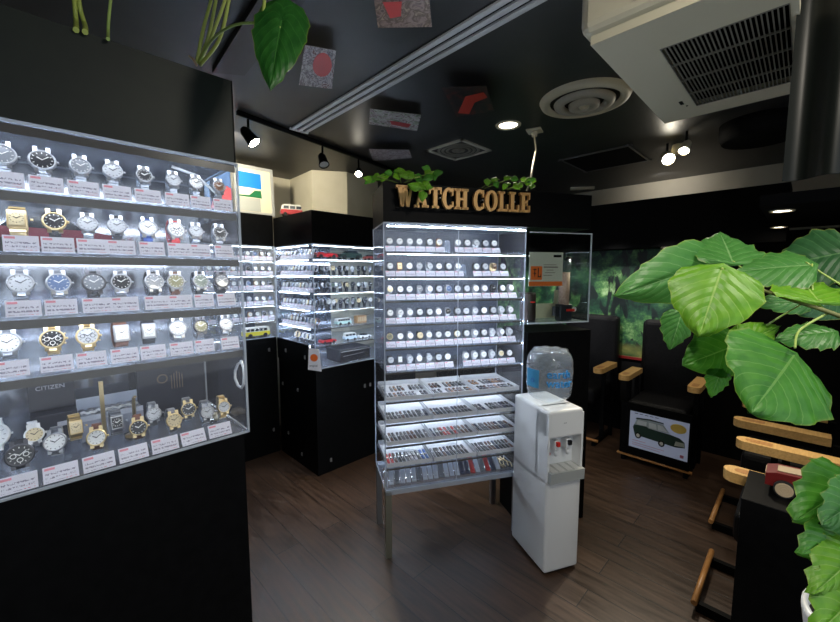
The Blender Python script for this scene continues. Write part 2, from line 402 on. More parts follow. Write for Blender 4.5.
# socket with cable
t = empty('ceiling_socket', (2.54, 1.41, CH), rz=.3, label='square beige ceiling socket with a plug beside the lit downlight', cat='socket')
MB().box(-.05,.05,-.05,.05,-.012,-.001, bev=.003).build('cover_plate', offwhite, t)
MB().lathe([(.018,-.045),(.02,-.03),(.02,-.012)], seg=12).build('plug', offwhite, t)
pa = at(535,136,2.68); pts = [Vector((2.54,1.41,CH-.045)), at(536,150,2.6), at(533,165,2.5), at(531,178,2.42), Vector((2.30,1.33,2.16))]
tag(MB().tube(pts, .006).build('power_cable', offwhite), 'pale cable hanging from the ceiling socket to the plants on the sign box', 'cable')

# ceiling spotlights and track
t = empty('lighting_track', (0,0,0), label='black lighting track along the ceiling with no lamp heads of its own', cat='lighting track')
MB().tube([(.95,2.53,CH-.016),(2.9,2.95,CH-.016)], .018, seg=4).build('rail', black, t)
def spot(pos, aim, label, lit=True, power=25, white=True, s=1.0):
    pos = Vector(pos); t = empty('spotlight', pos, label=label, cat='spotlight', group=None)
    d = (Vector(aim)-pos).normalized(); q = d.to_track_quat('Z', 'Y').to_matrix().to_4x4()
    MB().tube([(0,0,0),(0,0,-.07)], .008).build('stem', black, t)
    body = MB().lathe([(.018,-.05),(.03,-.03),(.034,.03),(.04,.055),(.034,.056)], M=T(0,0,-.10)@q@Matrix.Scale(s,4), close=False).build('lamp_head', black if not white else offwhite, t)
    MB().lathe([(0,.05),(.034,.05)], M=T(0,0,-.10)@q@Matrix.Scale(s,4), close=False).build('lamp_face', mat('spot_lit', (1,.95,.8), .4, emit=40, ecol=(1,.92,.75)) if lit else mat('spot_off', (.6,.62,.6), .2, .5), t)
    if lit:
        l = bpy.data.lights.new('spotlight_lamp', 'SPOT'); l.energy = power; l.color = (1,.90,.72); l.spot_size = 1.5; l.spot_blend = .6; l.shadow_soft_size = .03
        lo = bpy.data.objects.new('spotlight_lamp', l); C.objects.link(lo); lo.parent = t; lo.location = Vector((0,0,-.10))+d*.07*s
        lo.rotation_euler = (-d).to_track_quat('Z','Y').to_euler()
spot((1.02,2.55,CH-.03), (1.5,2.0,1.7), 'track spotlight beside the left cabinet with a bright slanted face', lit=True, power=6, white=False, s=1.1)
spot((1.62,2.67,CH-.03), (1.55,2.3,2.0), 'unlit track spotlight in the middle of the ceiling track', lit=False, white=False)
spot((2.02,2.76,CH-.03), (1.35,1.9,1.6), 'lit track spotlight farthest right on the ceiling track', power=30, white=False, s=.8)
spot((3.5,.82,CH-.005), (1.5,-.1,1.35), 'brightly lit ceiling spotlight beyond the air conditioner, the left one', power=60, s=1.2)
spot((3.3,.66,CH-.005), (1.6,.9,.4), 'lit ceiling spotlight beyond the air conditioner, the right one', power=30, s=.9)
tag(MB().lathe([(.0,-.07),(.05,-.065),(.06,-.04),(.055,-.0)], M=T(3.62,.76,CH-.001)).build('smoke_detector', offwhite), 'pale round ceiling sensor just below the lit spotlights', 'sensor')
tag(MB().lathe([(.20,-.12),(.22,-.08),(.22,-.001)], M=T(3.45,.28,CH)).build('ceiling_speaker_drum', black_matte), 'black drum under the ceiling behind the air conditioner', 'ceiling fixture')
tag(MB().box(-.02,.02,-.13,.13,-.03,-.001, M=T(4.55,1.9,CH)@RZ(.6)).build('pendant_bracket', offwhite), 'small pale bracket on the ceiling above the far header', 'bracket')

# air conditioner
ax0, ax1, ay0, ay1, az = 1.35, 2.29, .085, .555, 2.40
t = empty('air_conditioner', (ax0, ay0, az), label='large ivory ceiling air conditioner with a black intake grille', cat='air conditioner')
W, D = ax1-ax0, ay1-ay0
gx0, gx1, gy0, gy1 = .19, .80, .0, .315
g = MB(); g.box(0,gx0,0,D,0,.03).box(gx1,W,0,D,0,.03).box(gx0,gx1,gy1,D,0,.03).box(0,W,-.02,0,0,.03); g.build('bottom_panel', offwhite, t)
MB().box(-.03,W+.02,-.02,D+.03,.028,CH-az-.003, bev=.03).build('casing', offwhite, t)
g = MB()
n = 26
for i in range(n+1):
    y = gy0+(gy1-gy0)*i/n; g.box(gx0,gx1,y-.0016,y+.0016,.0,.005)
for k in range(5):
    x = gx0+(gx1-gx0)*k/4; g.box(x-.003,x+.003,gy0,gy1,-.001,.005)
g.build('intake_grille', mat('grille_beige', (.22,.21,.17), .5), t)
MB().box(gx0,gx1,gy0,gy1,.022,.027).build('filter', mat('filter_black', (.002,.002,.002), .95, spec=.05), t)
MB().box(-.034,-.026,D-.26,D-.14,.06,.13).build('air_outlet', mat('brown_flap', (.08,.05,.04), .4), t)
MB().box(.70,.74,gy1+.035,gy1+.048,-.002,.002).build('sensor_window', black, t)
MB().lathe([(.004,-.002),(.004,.001)], M=T(.77,gy1+.03,0)).build('indicator', black, t)

# dark curtain and glossy column at right
g = MB(); n = 60
CP = [(1.62+.022*math.sin(i*.55), .072-.0115*i) for i in range(n+1)]
for (x0,y0), (x1,y1) in zip(CP, CP[1:]):
    g.quad([(x0,y0,1.93),(x1,y1,1.93),(x1,y1,CH-.005),(x0,y0,CH-.005)])
    g.quad([(x0+.006,y0,1.93),(x1+.006,y1,1.93),(x1+.006,y1,CH-.005),(x0+.006,y0,CH-.005)])
for f_ in g.bm.faces: f_.smooth = True
bmesh.ops.remove_doubles(g.bm, verts=g.bm.verts, dist=1e-5)
tag(g.build('curtain', mat('dark_satin_curtain', (.005,.007,.006), .42, spec=.28)), 'dark satin curtain hanging from the ceiling at the right edge', 'curtain')

# ================================================================ DISPLAY CASES
TH = .005
def display_case(name, loc, rz, W, D, z0, z1, floors, label, back=True, leds='floors', strip=.022, legs=None, ledm=None, ledw=.006, inset=0.02, dotted=False, front=True, side_fill_led=False):
    t = empty(name, loc, rz, label, 'display case')
    if front: MB().box(0, W, 0, TH, z0, z1).build('front_pane', acry, t)
    MB().box(0, TH, TH, D, z0, z1).build('side_pane', acry, t)
    MB().box(W-TH, W, TH, D, z0, z1).build('side_pane', acry, t)
    MB().box(TH, W-TH, TH, D, z1-TH, z1).build('top_pane', acry_shelf, t)
    if back: MB().box(TH, W-TH, D-TH, D, z0+TH, z1-TH).build('back_panel', back if back is not True else navy, t)
    g = MB()
    e = .004
    for x in (0, W-e):
        for y in (0, D-e): g.box(x-.001, x+e+.001, y-.001, y+e+.001, z0, z1)
    for z in [z0, z1-e]:
        g.box(0, W, -.001, e, z-.001, z+e+.001); g.box(0, W, D-e, D+.001, z-.001, z+e+.001)
        g.box(-.001, e, 0, D, z-.001, z+e+.001); g.box(W-e, W+.001, 0, D, z-.001, z+e+.001)
    g.build('edge_trim', edge, t)
    for z in floors:
        sh = MB().box(TH+.001, W-TH-.001, TH+.001, D-TH-.001, z-.006, z).build('shelf', acry_shelf, t)
        if z > z0+.02:
            MB().box(TH+.002, W-TH-.002, TH+.0015, TH+.008, z-.006-strip, z-.0065).build('shelf_front_band', mat('olive_band', (.06,.052,.038), .18), sh)
    if not dotted: MB().box(TH+.002, W-TH-.002, TH+.0015, TH+.006, z1-TH-strip, z1-TH-.0005).build('top_front_band', MATS['olive_band'], t)
    tops = [z1] + [z for z in floors if z > z0+.02]
    for z in tops:
        g = MB(); zz = z-TH-.004 if z == z1 else z-.010
        if dotted: zz -= .003
        if dotted:
            nd = int(W/.022)
            yo = inset+.03 if z > 1.1 else D-.05
            for i in range(nd): g.box(.03+i*.022, .03+i*.022+.011, yo, yo+ledw, zz-.004, zz)
        else: g.box(.02, W-.02, inset, inset+ledw, zz-.004, zz)
        g.build('led_strip', ledm or led, t)
        if side_fill_led: MB().box(.010, .017, .10, D-.04, zz-.004, zz).build('led_strip', ledm or led, t)  # aisle-side strips added to brighten the watches facing the aisle
    return t

# ---- watches
def strap_ring(g, rw, ry, rz_, M, m, th=.003, seg=20, a0=0, a1=2*PI):
    k = g.mi(m); rows = []
    for i in range(seg+1):
        a = a0+(a1-a0)*i/seg
        row = []
        for rr, xx in ((1,-rw),(1,rw)):
            for q in (0, th):
                row.append(g.bm.verts.new((xx, -(ry-q)*math.cos(a), (rz_-q)*math.sin(a))))
        rows.append(row)
    av = [v for r in rows for v in r]
    for a, b in zip(rows, rows[1:]):
        for i, j in ((0,2),(2,3),(3,1),(1,0)):
            f_ = g.bm.faces.new((a[i], a[j], b[j], b[i])); f_.material_index = k
    bmesh.ops.transform(g.bm, matrix=M, verts=av)
DIALC = {'white': (.82,.83,.82), 'silver': (.55,.57,.6), 'grey': (.22,.24,.27), 'black': (.012,.013,.016), 'blue': (.10,.16,.30), 'green': (.16,.20,.16), 'brown': (.16,.07,.03), 'champagne': (.72,.60,.36), 'olive': (.25,.23,.12)}
STRAPM = {'steel': steel, 'gold': gold, 'black': mat('black_strap', (.012,.012,.014), .6), 'brown': mat('brown_strap', (.13,.05,.025), .6), 'red': mat('red_strap', (.6,.03,.03), .55),
          'blue': mat('blue_strap', (.03,.08,.30), .6), 'white': mat('white_strap', (.75,.75,.73), .5), 'grey': mat('grey_strap', (.18,.18,.19), .6)}
CASEM = {'steel': steel, 'gold': gold, 'black': steel_dark, 'white': mat('white_case', (.8,.8,.78), .3)}
def dialm(c): return mat('dial_'+c, DIALC[c], .3, coat=.5)
def big_watch(case, dial, strap, shape='round', R=.020, chrono=False):
    """a wristwatch buckled round a display cuff: face towards -y, base at z=0, centre about .064 high"""
    t = empty('wristwatch')
    Mh = T(0, -.020, .067) @ RX(-.30)           # head frame: face towards -y
    Mf = Mh @ RX(PI/2)                           # lathe axis z -> -y
    cz = CASEM[case]
    g = MB()
    if shape == 'round':
        g.lathe([(R*.8,-.006),(R,-.004),(R*1.02,.002),(R*.96,.005),(R*.86,.0055),(R*.83,.003)], M=Mf, seg=28, close=False)
        for sx in (-1, 1):
            for sz in (-1, 1): g.box(sx*R*.45-.0035, sx*R*.45+.0035, -.003, .004, sz*R*.8-.003, sz*R*1.22+.003 if sz > 0 else sz*R*.8+.003, M=Mh) if sz > 0 else g.box(sx*R*.45-.0035, sx*R*.45+.0035, -.003, .004, -R*1.22, -R*.75, M=Mh)
    else:
        w, h = R*.72, R*.95
        g.box(-w, w, -.004, .004, -h, h, M=Mh, bev=.0015)
    c = g.build('watch_case', cz, t)
    g = MB()
    if shape == 'round': g.lathe([(0,.0036),(R*.84,.0034)], M=Mf, seg=28, close=False)
    else: g.box(-w*.78, w*.78, -.0048, -.0038, -h*.78, h*.78, M=Mh)
    d = g.build('dial', dialm(dial), t)
    hm = mat('pale_marks', (.85,.85,.82), .3) if dial in ('black','blue','green','brown','grey','olive') else mat('dark_marks', (.03,.03,.035), .4)
    y = -.0042 if shape == 'round' else -.0052
    g = MB(); s = 1 if shape == 'round' else .7
    g.box(-.0007, .0007, y-.0004, y, -.001, R*.58*s, M=Mh@RY(.9)); g.box(-.0009, .0009, y-.0004, y, -.001, R*.42*s, M=Mh@RY(-1.0))
    g.build('hands', hm, d)
    g = MB()
    for k in range(12): g.box(-.0006, .0006, y-.0003, y+.0002, R*.62*s, R*.76*s, M=Mh@RY(k*PI/6))
    g.build('hour_marks', hm, d)
    if chrono:
        g = MB()
        for a in (PI/2, -PI/2, PI): g.lathe([(R*.22,.0037),(R*.2,.0041),(R*.16,.0038)], M=Mf@T(R*.42*math.sin(a), -R*.42*math.cos(a)*(-1), 0), seg=14, close=False)
        g.build('sub_dials', hm, d)
    g = MB(); g.lathe([(.0025,R*1.0),(.0025,R*1.0+.004)], M=Mh@RY(PI/2), seg=10)
    if chrono:
        for q in (.5, -.5): g.lathe([(.0018,R*.98),(.0018,R*1.0+.0035)], M=Mh@RY(PI/2+q), seg=8)
    g.build('crown', cz, t)
    g = MB(); sw = R*.47 if shape == 'round' else R*.6
    strap_ring(g, sw, .027, .031, T(0, .004, .062)@RX(-.30), None, a0=.55, a1=2*PI-.55)
    if strap in ('steel', 'gold'):
        for i in range(13):
            a = .7+i*(2*PI-1.4)/12
            g.box(-sw, sw, -.0008, .0012, -.0022, .0022, M=T(0,.004,.062)@RX(-.30)@T(0,-.028*math.cos(a),.032*math.sin(a))@RX(-a))
    g.build('strap', STRAPM[strap], t)
    g = MB(); strap_ring(g, .009, .0235, .0275, T(0,.004,.062)@RX(-.30), None, th=.002); g.box(-.010,.010,-.006,.012,.0,.0365)
    g.build('display_cuff', acry_shelf, t)
    return t
PROTO = {}
def place_big(spec, loc, label, group, rz=0, dz=0):
    if spec in PROTO: o = copy_tree(PROTO[spec])
    else: o = PROTO[spec] = big_watch(*spec)
    o.location = loc; o.rotation_euler.z = rz; o.scale = (1.08,)*3; tag(o, label, 'watch', group); return o
SM = {}
def small_watch(case, dial, strap, shape='round'):
    k = (case, dial, strap, shape)
    if k in SM:
        o = SM[k].copy(); C.objects.link(o); return o
    g = MB(); R = .0185
    Mh = T(0,-.016,.056)@RX(-.22); Mf = Mh@RX(PI/2)
    if shape == 'round':
        g.lathe([(R*.8,-.005),(R,-.003),(R,.003),(R*.86,.005)], M=Mf, seg=16, m=CASEM[case], close=False)
        g.lathe([(0,.0048),(R*.87,.0046)], M=Mf, seg=16, m=dialm(dial), close=False)
    else:
        g.box(-.012,.012,-.004,.004,-.017,.017, M=Mh, m=CASEM[case]); g.box(-.010,.010,-.005,-.004,-.014,.014, M=Mh, m=dialm(dial))
    hm = mat('pale_marks', (.85,.85,.82), .3) if dial in ('black','blue','grey','brown') else mat('dark_marks', (.03,.03,.035), .4)
    g.box(-.0007,.0007,-.0056,-.0052,0,.011, M=Mh@RY(.8), m=hm); g.box(-.0008,.0008,-.0056,-.0052,0,.008, M=Mh@RY(-1.1), m=hm)
    strap_ring(g, .0095, .022, .027, T(0,.003,.052)@RX(-.22), STRAPM[strap], a0=.6, a1=2*PI-.6, seg=14)
    g.box(-.008,.008,-.004,.010,0,.028, m=cushion)
    o = g.build('wristwatch'); SM[k] = o
    return o
CARD = {}
def card(w, h, loc, rz, label, group, tilt=-.25, parent=None):
    k = (round(w,4), round(h,4), round(tilt,3))
    if k in CARD: o = CARD[k].copy(); C.objects.link(o)
    else:
        g = MB(); g.box(-w/2, w/2, 0, .0008, 0, h, M=RX(tilt))
        o = CARD[k] = g.build('price_card', card_m)
    o.location = loc; o.rotation_euler.z = rz; tag(o, label, 'price card', group); return o
def desc(spec):
    c, d, s = spec[:3]; sh = 'square' if len(spec) > 3 and spec[3] == 'square' else 'round'
    st = {'steel': 'steel bracelet', 'gold': 'gold bracelet'}.get(s, s+' strap')
    return '%s%s watch, %s dial, %s' % ('square ' if sh == 'square' else '', c, d, st)

# ---- LEFT COUNTER: base, case, top
CX0, CX1, CY0, CY1 = -1.45, .445, 1.2, 1.615
t = empty('counter_base', (0,0,0), label='tall black counter base carrying the left watch case', cat='cabinet')
MB().box(CX0, .43, CY0+.004, CY1+.15, 0, 1.158).build('body', black, t)
case = display_case('glass_display_case', (CX0, CY0, 0), 0, CX1-CX0, CY1-CY0, 1.159, 1.971, [1.166, 1.425, 1.556, 1.698, 1.832],
    'long clear acrylic watch case with five lit tiers at the left edge', strip=.020, ledm=led_big, ledw=.010, inset=.012, back=mat('smoky_mirror_back', (.36,.38,.43), .12, .9))
t = empty('overhead_cabinet', (0,0,0), label='black box cabinet on top of the left watch case', cat='cabinet')
MB().box(CX0, .437, CY0+.003, CY1+.15, 1.974, 2.2).build('body', green_black, t)
MB().box(.4372, .440, CY0+.001, CY1+.15, 1.974, 2.2).build('side_panel', black, t)
lr = [
 [('steel','grey','steel','round',.022),('steel','black','steel','round',.022),('steel','grey','steel','round',.019),('steel','silver','steel','round',.019),('steel','black','steel','round',.017),('steel','silver','steel','round',.0165),('steel','white','steel','round',.0165),('steel','brown','steel','round',.0165)],
 [('gold','champagne','gold','square',.020),('gold','black','black','round',.020),('steel','silver','steel','round',.018),('steel','silver','black','round',.018),('steel','white','blue','round',.020),('steel','white','red','round',.0205,True),('steel','silver','steel','round',.0165),('steel','black','steel','round',.0185)],
 [('steel','silver','steel','round',.021),('steel','blue','steel','round',.021),('black','grey','black','round',.022),('steel','black','steel','round',.020),('steel','grey','black','round',.021),('steel','olive','brown','round',.020),('steel','green','black','round',.0195),('black','grey','black','round',.0195)],
 [('steel','white','steel','round',.022),('gold','black','gold','round',.021,True),('gold','silver','gold','round',.021,True),('steel','white','brown','square',.021),('steel','white','black','square',.020),('steel','white','steel','round',.021),('black','olive','grey','round',.018),('steel','white','steel','round',.018)]]
rowname = ['top', 'second', 'third', 'fourth']
xs = [[-.03,.033,.096,.159,.222,.288,.345,.403],[-.016,.043,.103,.159,.223,.286,.338,.4],[-.022,.039,.104,.158,.227,.281,.340,.4],[-.05,.023,.085,.150,.211,.277,.335,.405]]
fl = [1.832,1.698,1.556,1.425]
for r in range(4):
    for i, (sp, x) in enumerate(zip(lr[r], xs[r])):
        z = fl[r] + (.004 if r != 3 else .022)
        if r == 3:
            pass
        place_big(sp, (x, 1.262, fl[r]+.0005), '%s, %s along %s tier of the left case' % (desc(sp), ORD[i], rowname[r]), 'watches on the %s tier of the left case' % rowname[r], rz=random.uniform(-.08,.08))
        card(.056 if i < 6 else .050, .036, (x+.002, 1.213, fl[r]+.001), 0, 'white price card below the %s watch on the %s tier of the left case' % (ORD[i], rowname[r]), 'price cards on the %s tier of the left case' % rowname[r])
    for j in range(1, 4):   # the row runs on a little beyond the left edge of the view
        sp = lr[r][(j*3) % 8]
        if j == 1: place_big(sp, (xs[r][0]-.063*j, 1.262, fl[r]+.0005), '%s, cut off at left end of the %s tier' % (desc(sp), rowname[r]), 'watches on the %s tier of the left case' % rowname[r])
fr = [('black','black','black','round',.023,True),('steel','white','steel','round',.021),('gold','white','brown','round',.019),('gold','black','brown','round',.019),('gold','champagne','grey','round',.018),('steel','silver','steel','round',.017),('gold','silver','gold','round',.017),('steel','black','steel','square',.018),('steel','silver','steel','round',.018),('gold','black','steel','round',.019),('white','champagne','white','round',.018),('gold','champagne','gold','square',.018),('white','white','white','round',.030)]
fp = [(-.05,1.262),(.013,1.30),(.088,1.262),(.174,1.265),(.252,1.257),(.340,1.262),(.392,1.275),(.136,1.35),(.224,1.355),(.309,1.33),(-.028,1.40),(.052,1.385),(-.10,1.46)]
for i, (sp, (x, y)) in enumerate(zip(fr, fp)):
    wh = 'front' if i < 7 else 'back'
    place_big(sp, (x, y, 1.1665), '%s, %s in the %s row, left bottom tier' % (desc(sp), ORD[i if i < 7 else i-7], wh), 'watches on the bottom tier of the left case', rz=random.uniform(-.15,.15))
for i, x in enumerate([-.055,.015,.085,.155,.225,.295,.365]):
    card(.062, .038, (x, 1.207, 1.167), random.uniform(-.04,.04), 'price card leaning at the front of the bottom tier of the left case, %s along' % ORD[i], 'price cards on the bottom tier of the left case', tilt=-.55 if i % 2 else -.45)
# things at the back of the bottom tier
t = empty('watch_gift_box', (-.035, 1.50, 1.1665), label='dark open watch box with silver lettering at the back of the bottom tier', cat='box')
bx = mat('box_black', (.03,.031,.04), .5)
MB().box(0,.10,0,.07,0,.085, bev=.003).build('box_body', bx, t)
MB().box(0,.10,.045,.055,.086,.185, bev=.003).build('box_lid', bx, t)
text_obj('lettering', 'CITIZEN', .017, mat('silver_print', (.60,.60,.64), .5), T(.016,.0435,.148)@RX(PI/2), t)
MB().box(.055,.08,-.0006,.0004,.045,.058).build('badge', MATS['silver_print'], t)
t = empty('jewellery_tray', (.065,1.44,1.1665), label='clear raised tray of silver bracelets at the back of the bottom tier', cat='tray')
MB().box(0,.15,0,.10,0,.060).build('riser', mat('riser_frost', (.30,.33,.40), .3), t)
MB().box(0,.15,0,.10,.0605,.065).box(0,.15,.097,.10,.065,.105).box(0,.15,0,.003,.065,.075).build('tray', mat('tray_frost', (.50,.54,.62), .25), t)
for k in range(3):
    pts = [(.006+.138*i/24, .018+.03*k+.006*math.sin(i*1.1+k), .071+.002*math.sin(i*2)) for i in range(25)]
    MB().tube(pts, .005, seg=6).build('bracelet', STRAPM['white'] if k == 1 else steel, t)
t = empty('black_display_board', (.215,1.52,1.1665), label='black upright board with a faint crest behind the gold watches, bottom tier', cat='board')
MB().box(0,.20,0,.02,0,.20, bev=.003).build('board', bx, t)
g = MB(); g.lathe([(.012,0),(.014,.001),(.016,0)], M=T(.07,-.0005,.13)@RX(PI/2), seg=16, close=False)
for k in range(5): g.box(.095+.008*k,.098+.008*k,-.0012,-.0004,.09,.15-.006*abs(k-2))
g.build('crest', mat('crest_bronze', (.16,.12,.08), .5), t)
t = empty('ring_stand', (.186,1.398,1.1665), label='gold post on a small round base at the back of the bottom tier', cat='stand')
MB().lathe([(.026,0),(.026,.005),(.01,.008)], seg=24).build('base', gold, t)
MB().tube([(0,0,.006),(0,0,.09),(.001,-.003,.115),(.004,-.008,.12)], .0045).build('post', gold, t)
MB().box(.052,.062,0,.01,0,.17, M=T(-.125,.04,0)).build('bar', gold, t)
o = MB().tube([(.4515,y_,z_) for y_, z_ in [(1.255,1.372),(1.29,1.358),(1.318,1.33),(1.322,1.305),(1.298,1.285),(1.268,1.283),(1.247,1.30),(1.240,1.33),(1.243,1.355),(1.262,1.374)]], .0042).build('cable_clip', whitep)
o.name = 'looped_cable'; o.parent = case; o.location = -case.location
g = MB().tube([(.30,1.30,1.955),(.36,1.295,1.94),(.41,1.29,1.895),(.418,1.285,1.845)], .004).build('lamp_cable', whitep)
tag(g, 'white bent cable inside the top tier of the left case', 'cable')
g = MB()
for k in range(7): g.lathe([(0,-.009),(.01,-.006),(.013,0),(.010,.007),(0,.009)], M=T(.395+.006*math.cos(k*2.2)+(k%3)*.012, 1.36+.014*math.sin(k*1.7), 1.176)@RX(k), seg=7)
tag(g.build('shell_pebbles', noisy('shell_beige', (.5,.42,.28), (.7,.65,.5), 60, .5)), 'small heap of beige pebbles in the bottom right corner of the left case', 'pebbles')

# model cars
def model_car(name, L, colm, label, loc, rz, style='sedan', group=None, wheelm=None):
    t = empty(name, loc, rz, label, 'model car', group)
    Hh = L*.30; W = L*.40; r = L*.085
    if style == 'bus':
        body = [(-.5,.08),(-.5,.22),(-.49,.24),(.49,.24),(.5,.2),(.5,.08)]; cab = [(-.49,.24),(-.49,.36),(-.46,.40),(.44,.40),(.49,.34),(.49,.24)]
    elif style == 'van':
        body = [(-.48,.1),(-.5,.18),(-.48,.3),(.46,.3),(.5,.2),(.48,.1)]; cab = [(-.47,.3),(-.42,.5),(-.36,.54),(.34,.54),(.42,.48),(.46,.3)]
    elif style == 'open':
        body = [(-.5,.08),(-.5,.2),(-.4,.25),(-.15,.24),(-.1,.18),(.05,.18),(.1,.25),(.45,.22),(.5,.15),(.5,.08)]; cab = [(.06,.24),(.12,.24),(.05,.33),(.03,.33)]
    else:
        body = [(-.5,.08),(-.5,.2),(-.45,.24),(.2,.24),(.46,.2),(.5,.14),(.5,.08)]; cab = [(-.36,.24),(-.26,.34),(.05,.34),(.2,.24)]
    sc = lambda P: [(x*L, z*L) for x, z in P]
    MB().prism(sc(body), -W/2, W/2, 'y').build('body', colm, t)
    MB().prism(sc(cab), -W*.44, W*.44, 'y').build('cabin', mat('pale_roof', (.7,.7,.66), .4) if style in ('bus','van') else (glassdark if style != 'open' else steel), t)
    if style in ('bus', 'van'):
        g = MB(); n = 5 if style == 'bus' else 3; zz = (.26,.36) if style == 'bus' else (.33,.47)
        for i in range(n):
            x0 = -.44+.86*i/n
            for sy in (-1, 1): g.box(x0*L, (x0+.70/n)*L, sy*W*.44-.0006*(sy<0)-.0004, sy*W*.44+.0006, zz[0]*L, zz[1]*L)
        g.build('side_windows', glassdark, t)
    for sx in (-.3, .3):
        for sy in (-1, 1): MB().lathe([(r,-L*.035),(r,L*.035)], M=T(sx*L, sy*(W/2-L*.02), r)@RX(PI/2), seg=18).build('wheel', wheelm or tyre, t)
    g = MB()
    for sy in (-1, 1): g.lathe([(0,-.001),(L*.03,0),(L*.03,.002)], M=T(L*.5,sy*W*.33,L*.16)@RY(PI/2), seg=10, close=False)
    g.build('headlights', steel, t)
    return t
model_car('model_car', .30, mat('dull_red', (.25,.03,.05), .3), 'long low red model car lying behind the second tier watches of the left case', (.05,1.50,1.6985), .1)

# ---- CORNER DISPLAY CASES (back of the shop)
glow_back = mat('mirror_back', (.55,.60,.70), .10, .95)
A0 = (.72, 3.37, 0)
t = empty('base_cabinet', (0,0,0), label='black base cabinet under the far corner display case', cat='cabinet')
MB().box(.72, 1.53, 3.385, 3.95, 0, 1.078).build('body', black, t)
def catches(parent, pts, axis):
    for (a, b, c) in pts:
        g = MB(); g.box(-.007,.007,-.004,0,-.016,.016); g.box(-.011,-.007,-.006,0,-.012,.012)
        o = g.build('door_catch', clip_m, parent, (a,b,c)); 
        if axis == 'x': o.rotation_euler.z = -PI/2
catches(t, [(1.46,3.384,.97),(1.475,3.384,.22)], 'y')
caseA = display_case('glass_display_case', (.72, 3.375, 0), 0, .815, .50, 1.083, 1.893, [1.09,1.242,1.377,1.513,1.640,1.770], 'bright corner watch case against the cream wall, left of the valley corner',
    strip=.006, ledm=led_corner, back=glow_back)
tag(MB().box(.72, 1.535, 3.387, 3.95, 1.896, 2.165).build('cabinet_header', black), 'plain black header box over the far corner display case', 'cabinet')
t = empty('base_cabinet', (0,0,0), label='black base cabinet standing forward beside the watch tower', cat='cabinet')
MB().prism([(1.54,2.715),(2.65,2.715),(2.65,3.2),(1.96,3.2),(1.96,3.37),(1.54,3.37)], 0, .885, 'z').build('body', black, t)
catches(t, [(1.5395,3.3,.66),(1.5395,3.02,.66),(1.5395,3.22,.22),(1.5395,2.98,.10)], 'x')
catches(t, [(1.66,2.714,.10),(2.02,2.714,.66),(2.08,2.714,.66)], 'y')
caseB = display_case('glass_display_case', (1.537, 2.71, 0), 0, 1.11, .663, .888, 1.885, [.895,1.075,1.215,1.363,1.503,1.642,1.773], 'bright projecting corner case whose top tier holds model cars',
    strip=.006, ledm=led_corner, back=glow_back, ledw=.005, side_fill_led=True)
tag(MB().prism([(1.539,2.718),(2.65,2.718),(2.65,3.2),(1.96,3.2),(1.96,3.382),(1.539,3.382)], 1.888, 2.14, 'z').build('cabinet_header', black), 'plain black header box over the projecting corner case', 'cabinet')
sc_ = MB().box(-.006, -.001, .09, .66, .889, 1.078).build('side_cover', black, caseB)
catches(caseB, [(-.0065,.49,.98),(-.0065,.15,.97)], 'x')
# rows on face A (towards camera -y)
cyc = [('steel','white','black'),('steel','silver','steel'),('steel','white','steel'),('gold','white','brown'),('steel','black','steel'),('steel','white','grey'),('steel','blue','steel')]
rn5 = ['top','second','third','fourth','fifth','bottom']
for r, z in enumerate([1.770,1.640,1.513,1.377,1.242]):
    for i in range(9):
        sp = cyc[(i*3+r*2) % 7]
        x = 1.50-.062*i
        o = small_watch(*sp); o.location = (x, 3.425, z+.0003)
        tag(o, '%s, %s from right, %s tier, far corner case' % (desc(sp), ORD[i], rn5[r]), 'watch', 'watches in the far corner case')
        card(.056,.036,(x,3.392,z+.0003),0,'white card under %s tier watch of far corner case, %s from right' % (rn5[r], ORD[i]),'cards in the far corner case')
model_car('model_bus', .22, yellow, 'yellow and white model bus on the bottom tier of the far corner case', (1.37,3.44,1.0905), 0, 'bus')
# face 2 rows (towards -x)
for r, z in enumerate([1.773,1.642,1.503,1.363,1.215]):
    for i in range(10):
        y = 3.29-.058*i
        if y < 2.76: continue
        sp = cyc[(i*2+r*3+1) % 7]
        o = small_watch(*sp); o.location = (1.59, y, z+.0003); o.rotation_euler.z = -PI/2
        tag(o, '%s, %s from back, %s tier, aisle side of projecting case' % (desc(sp), ORD[i], rn5[r]), 'watch', 'aisle-facing watches in the projecting case')
        card(.052,.036,(1.556,y,z+.0003),-PI/2,'white card facing the aisle on %s tier of projecting case, %s from back' % (rn5[r], ORD[i]),'aisle-facing cards in the projecting case')
cols2 = [('gold','white','gold'),('gold','champagne','steel'),('steel','white','white'),('gold','white','white'),('steel','white','steel')]
for i in range(5):
    o = small_watch(*cols2[i]); o.location = (1.60, 3.12-.065*i, 1.0753); o.rotation_euler.z = -PI/2
    tag(o, '%s, %s from back, bottom tier, aisle side' % (desc(cols2[i]), ORD[i]), 'watch', 'low aisle-facing watches in the projecting case')
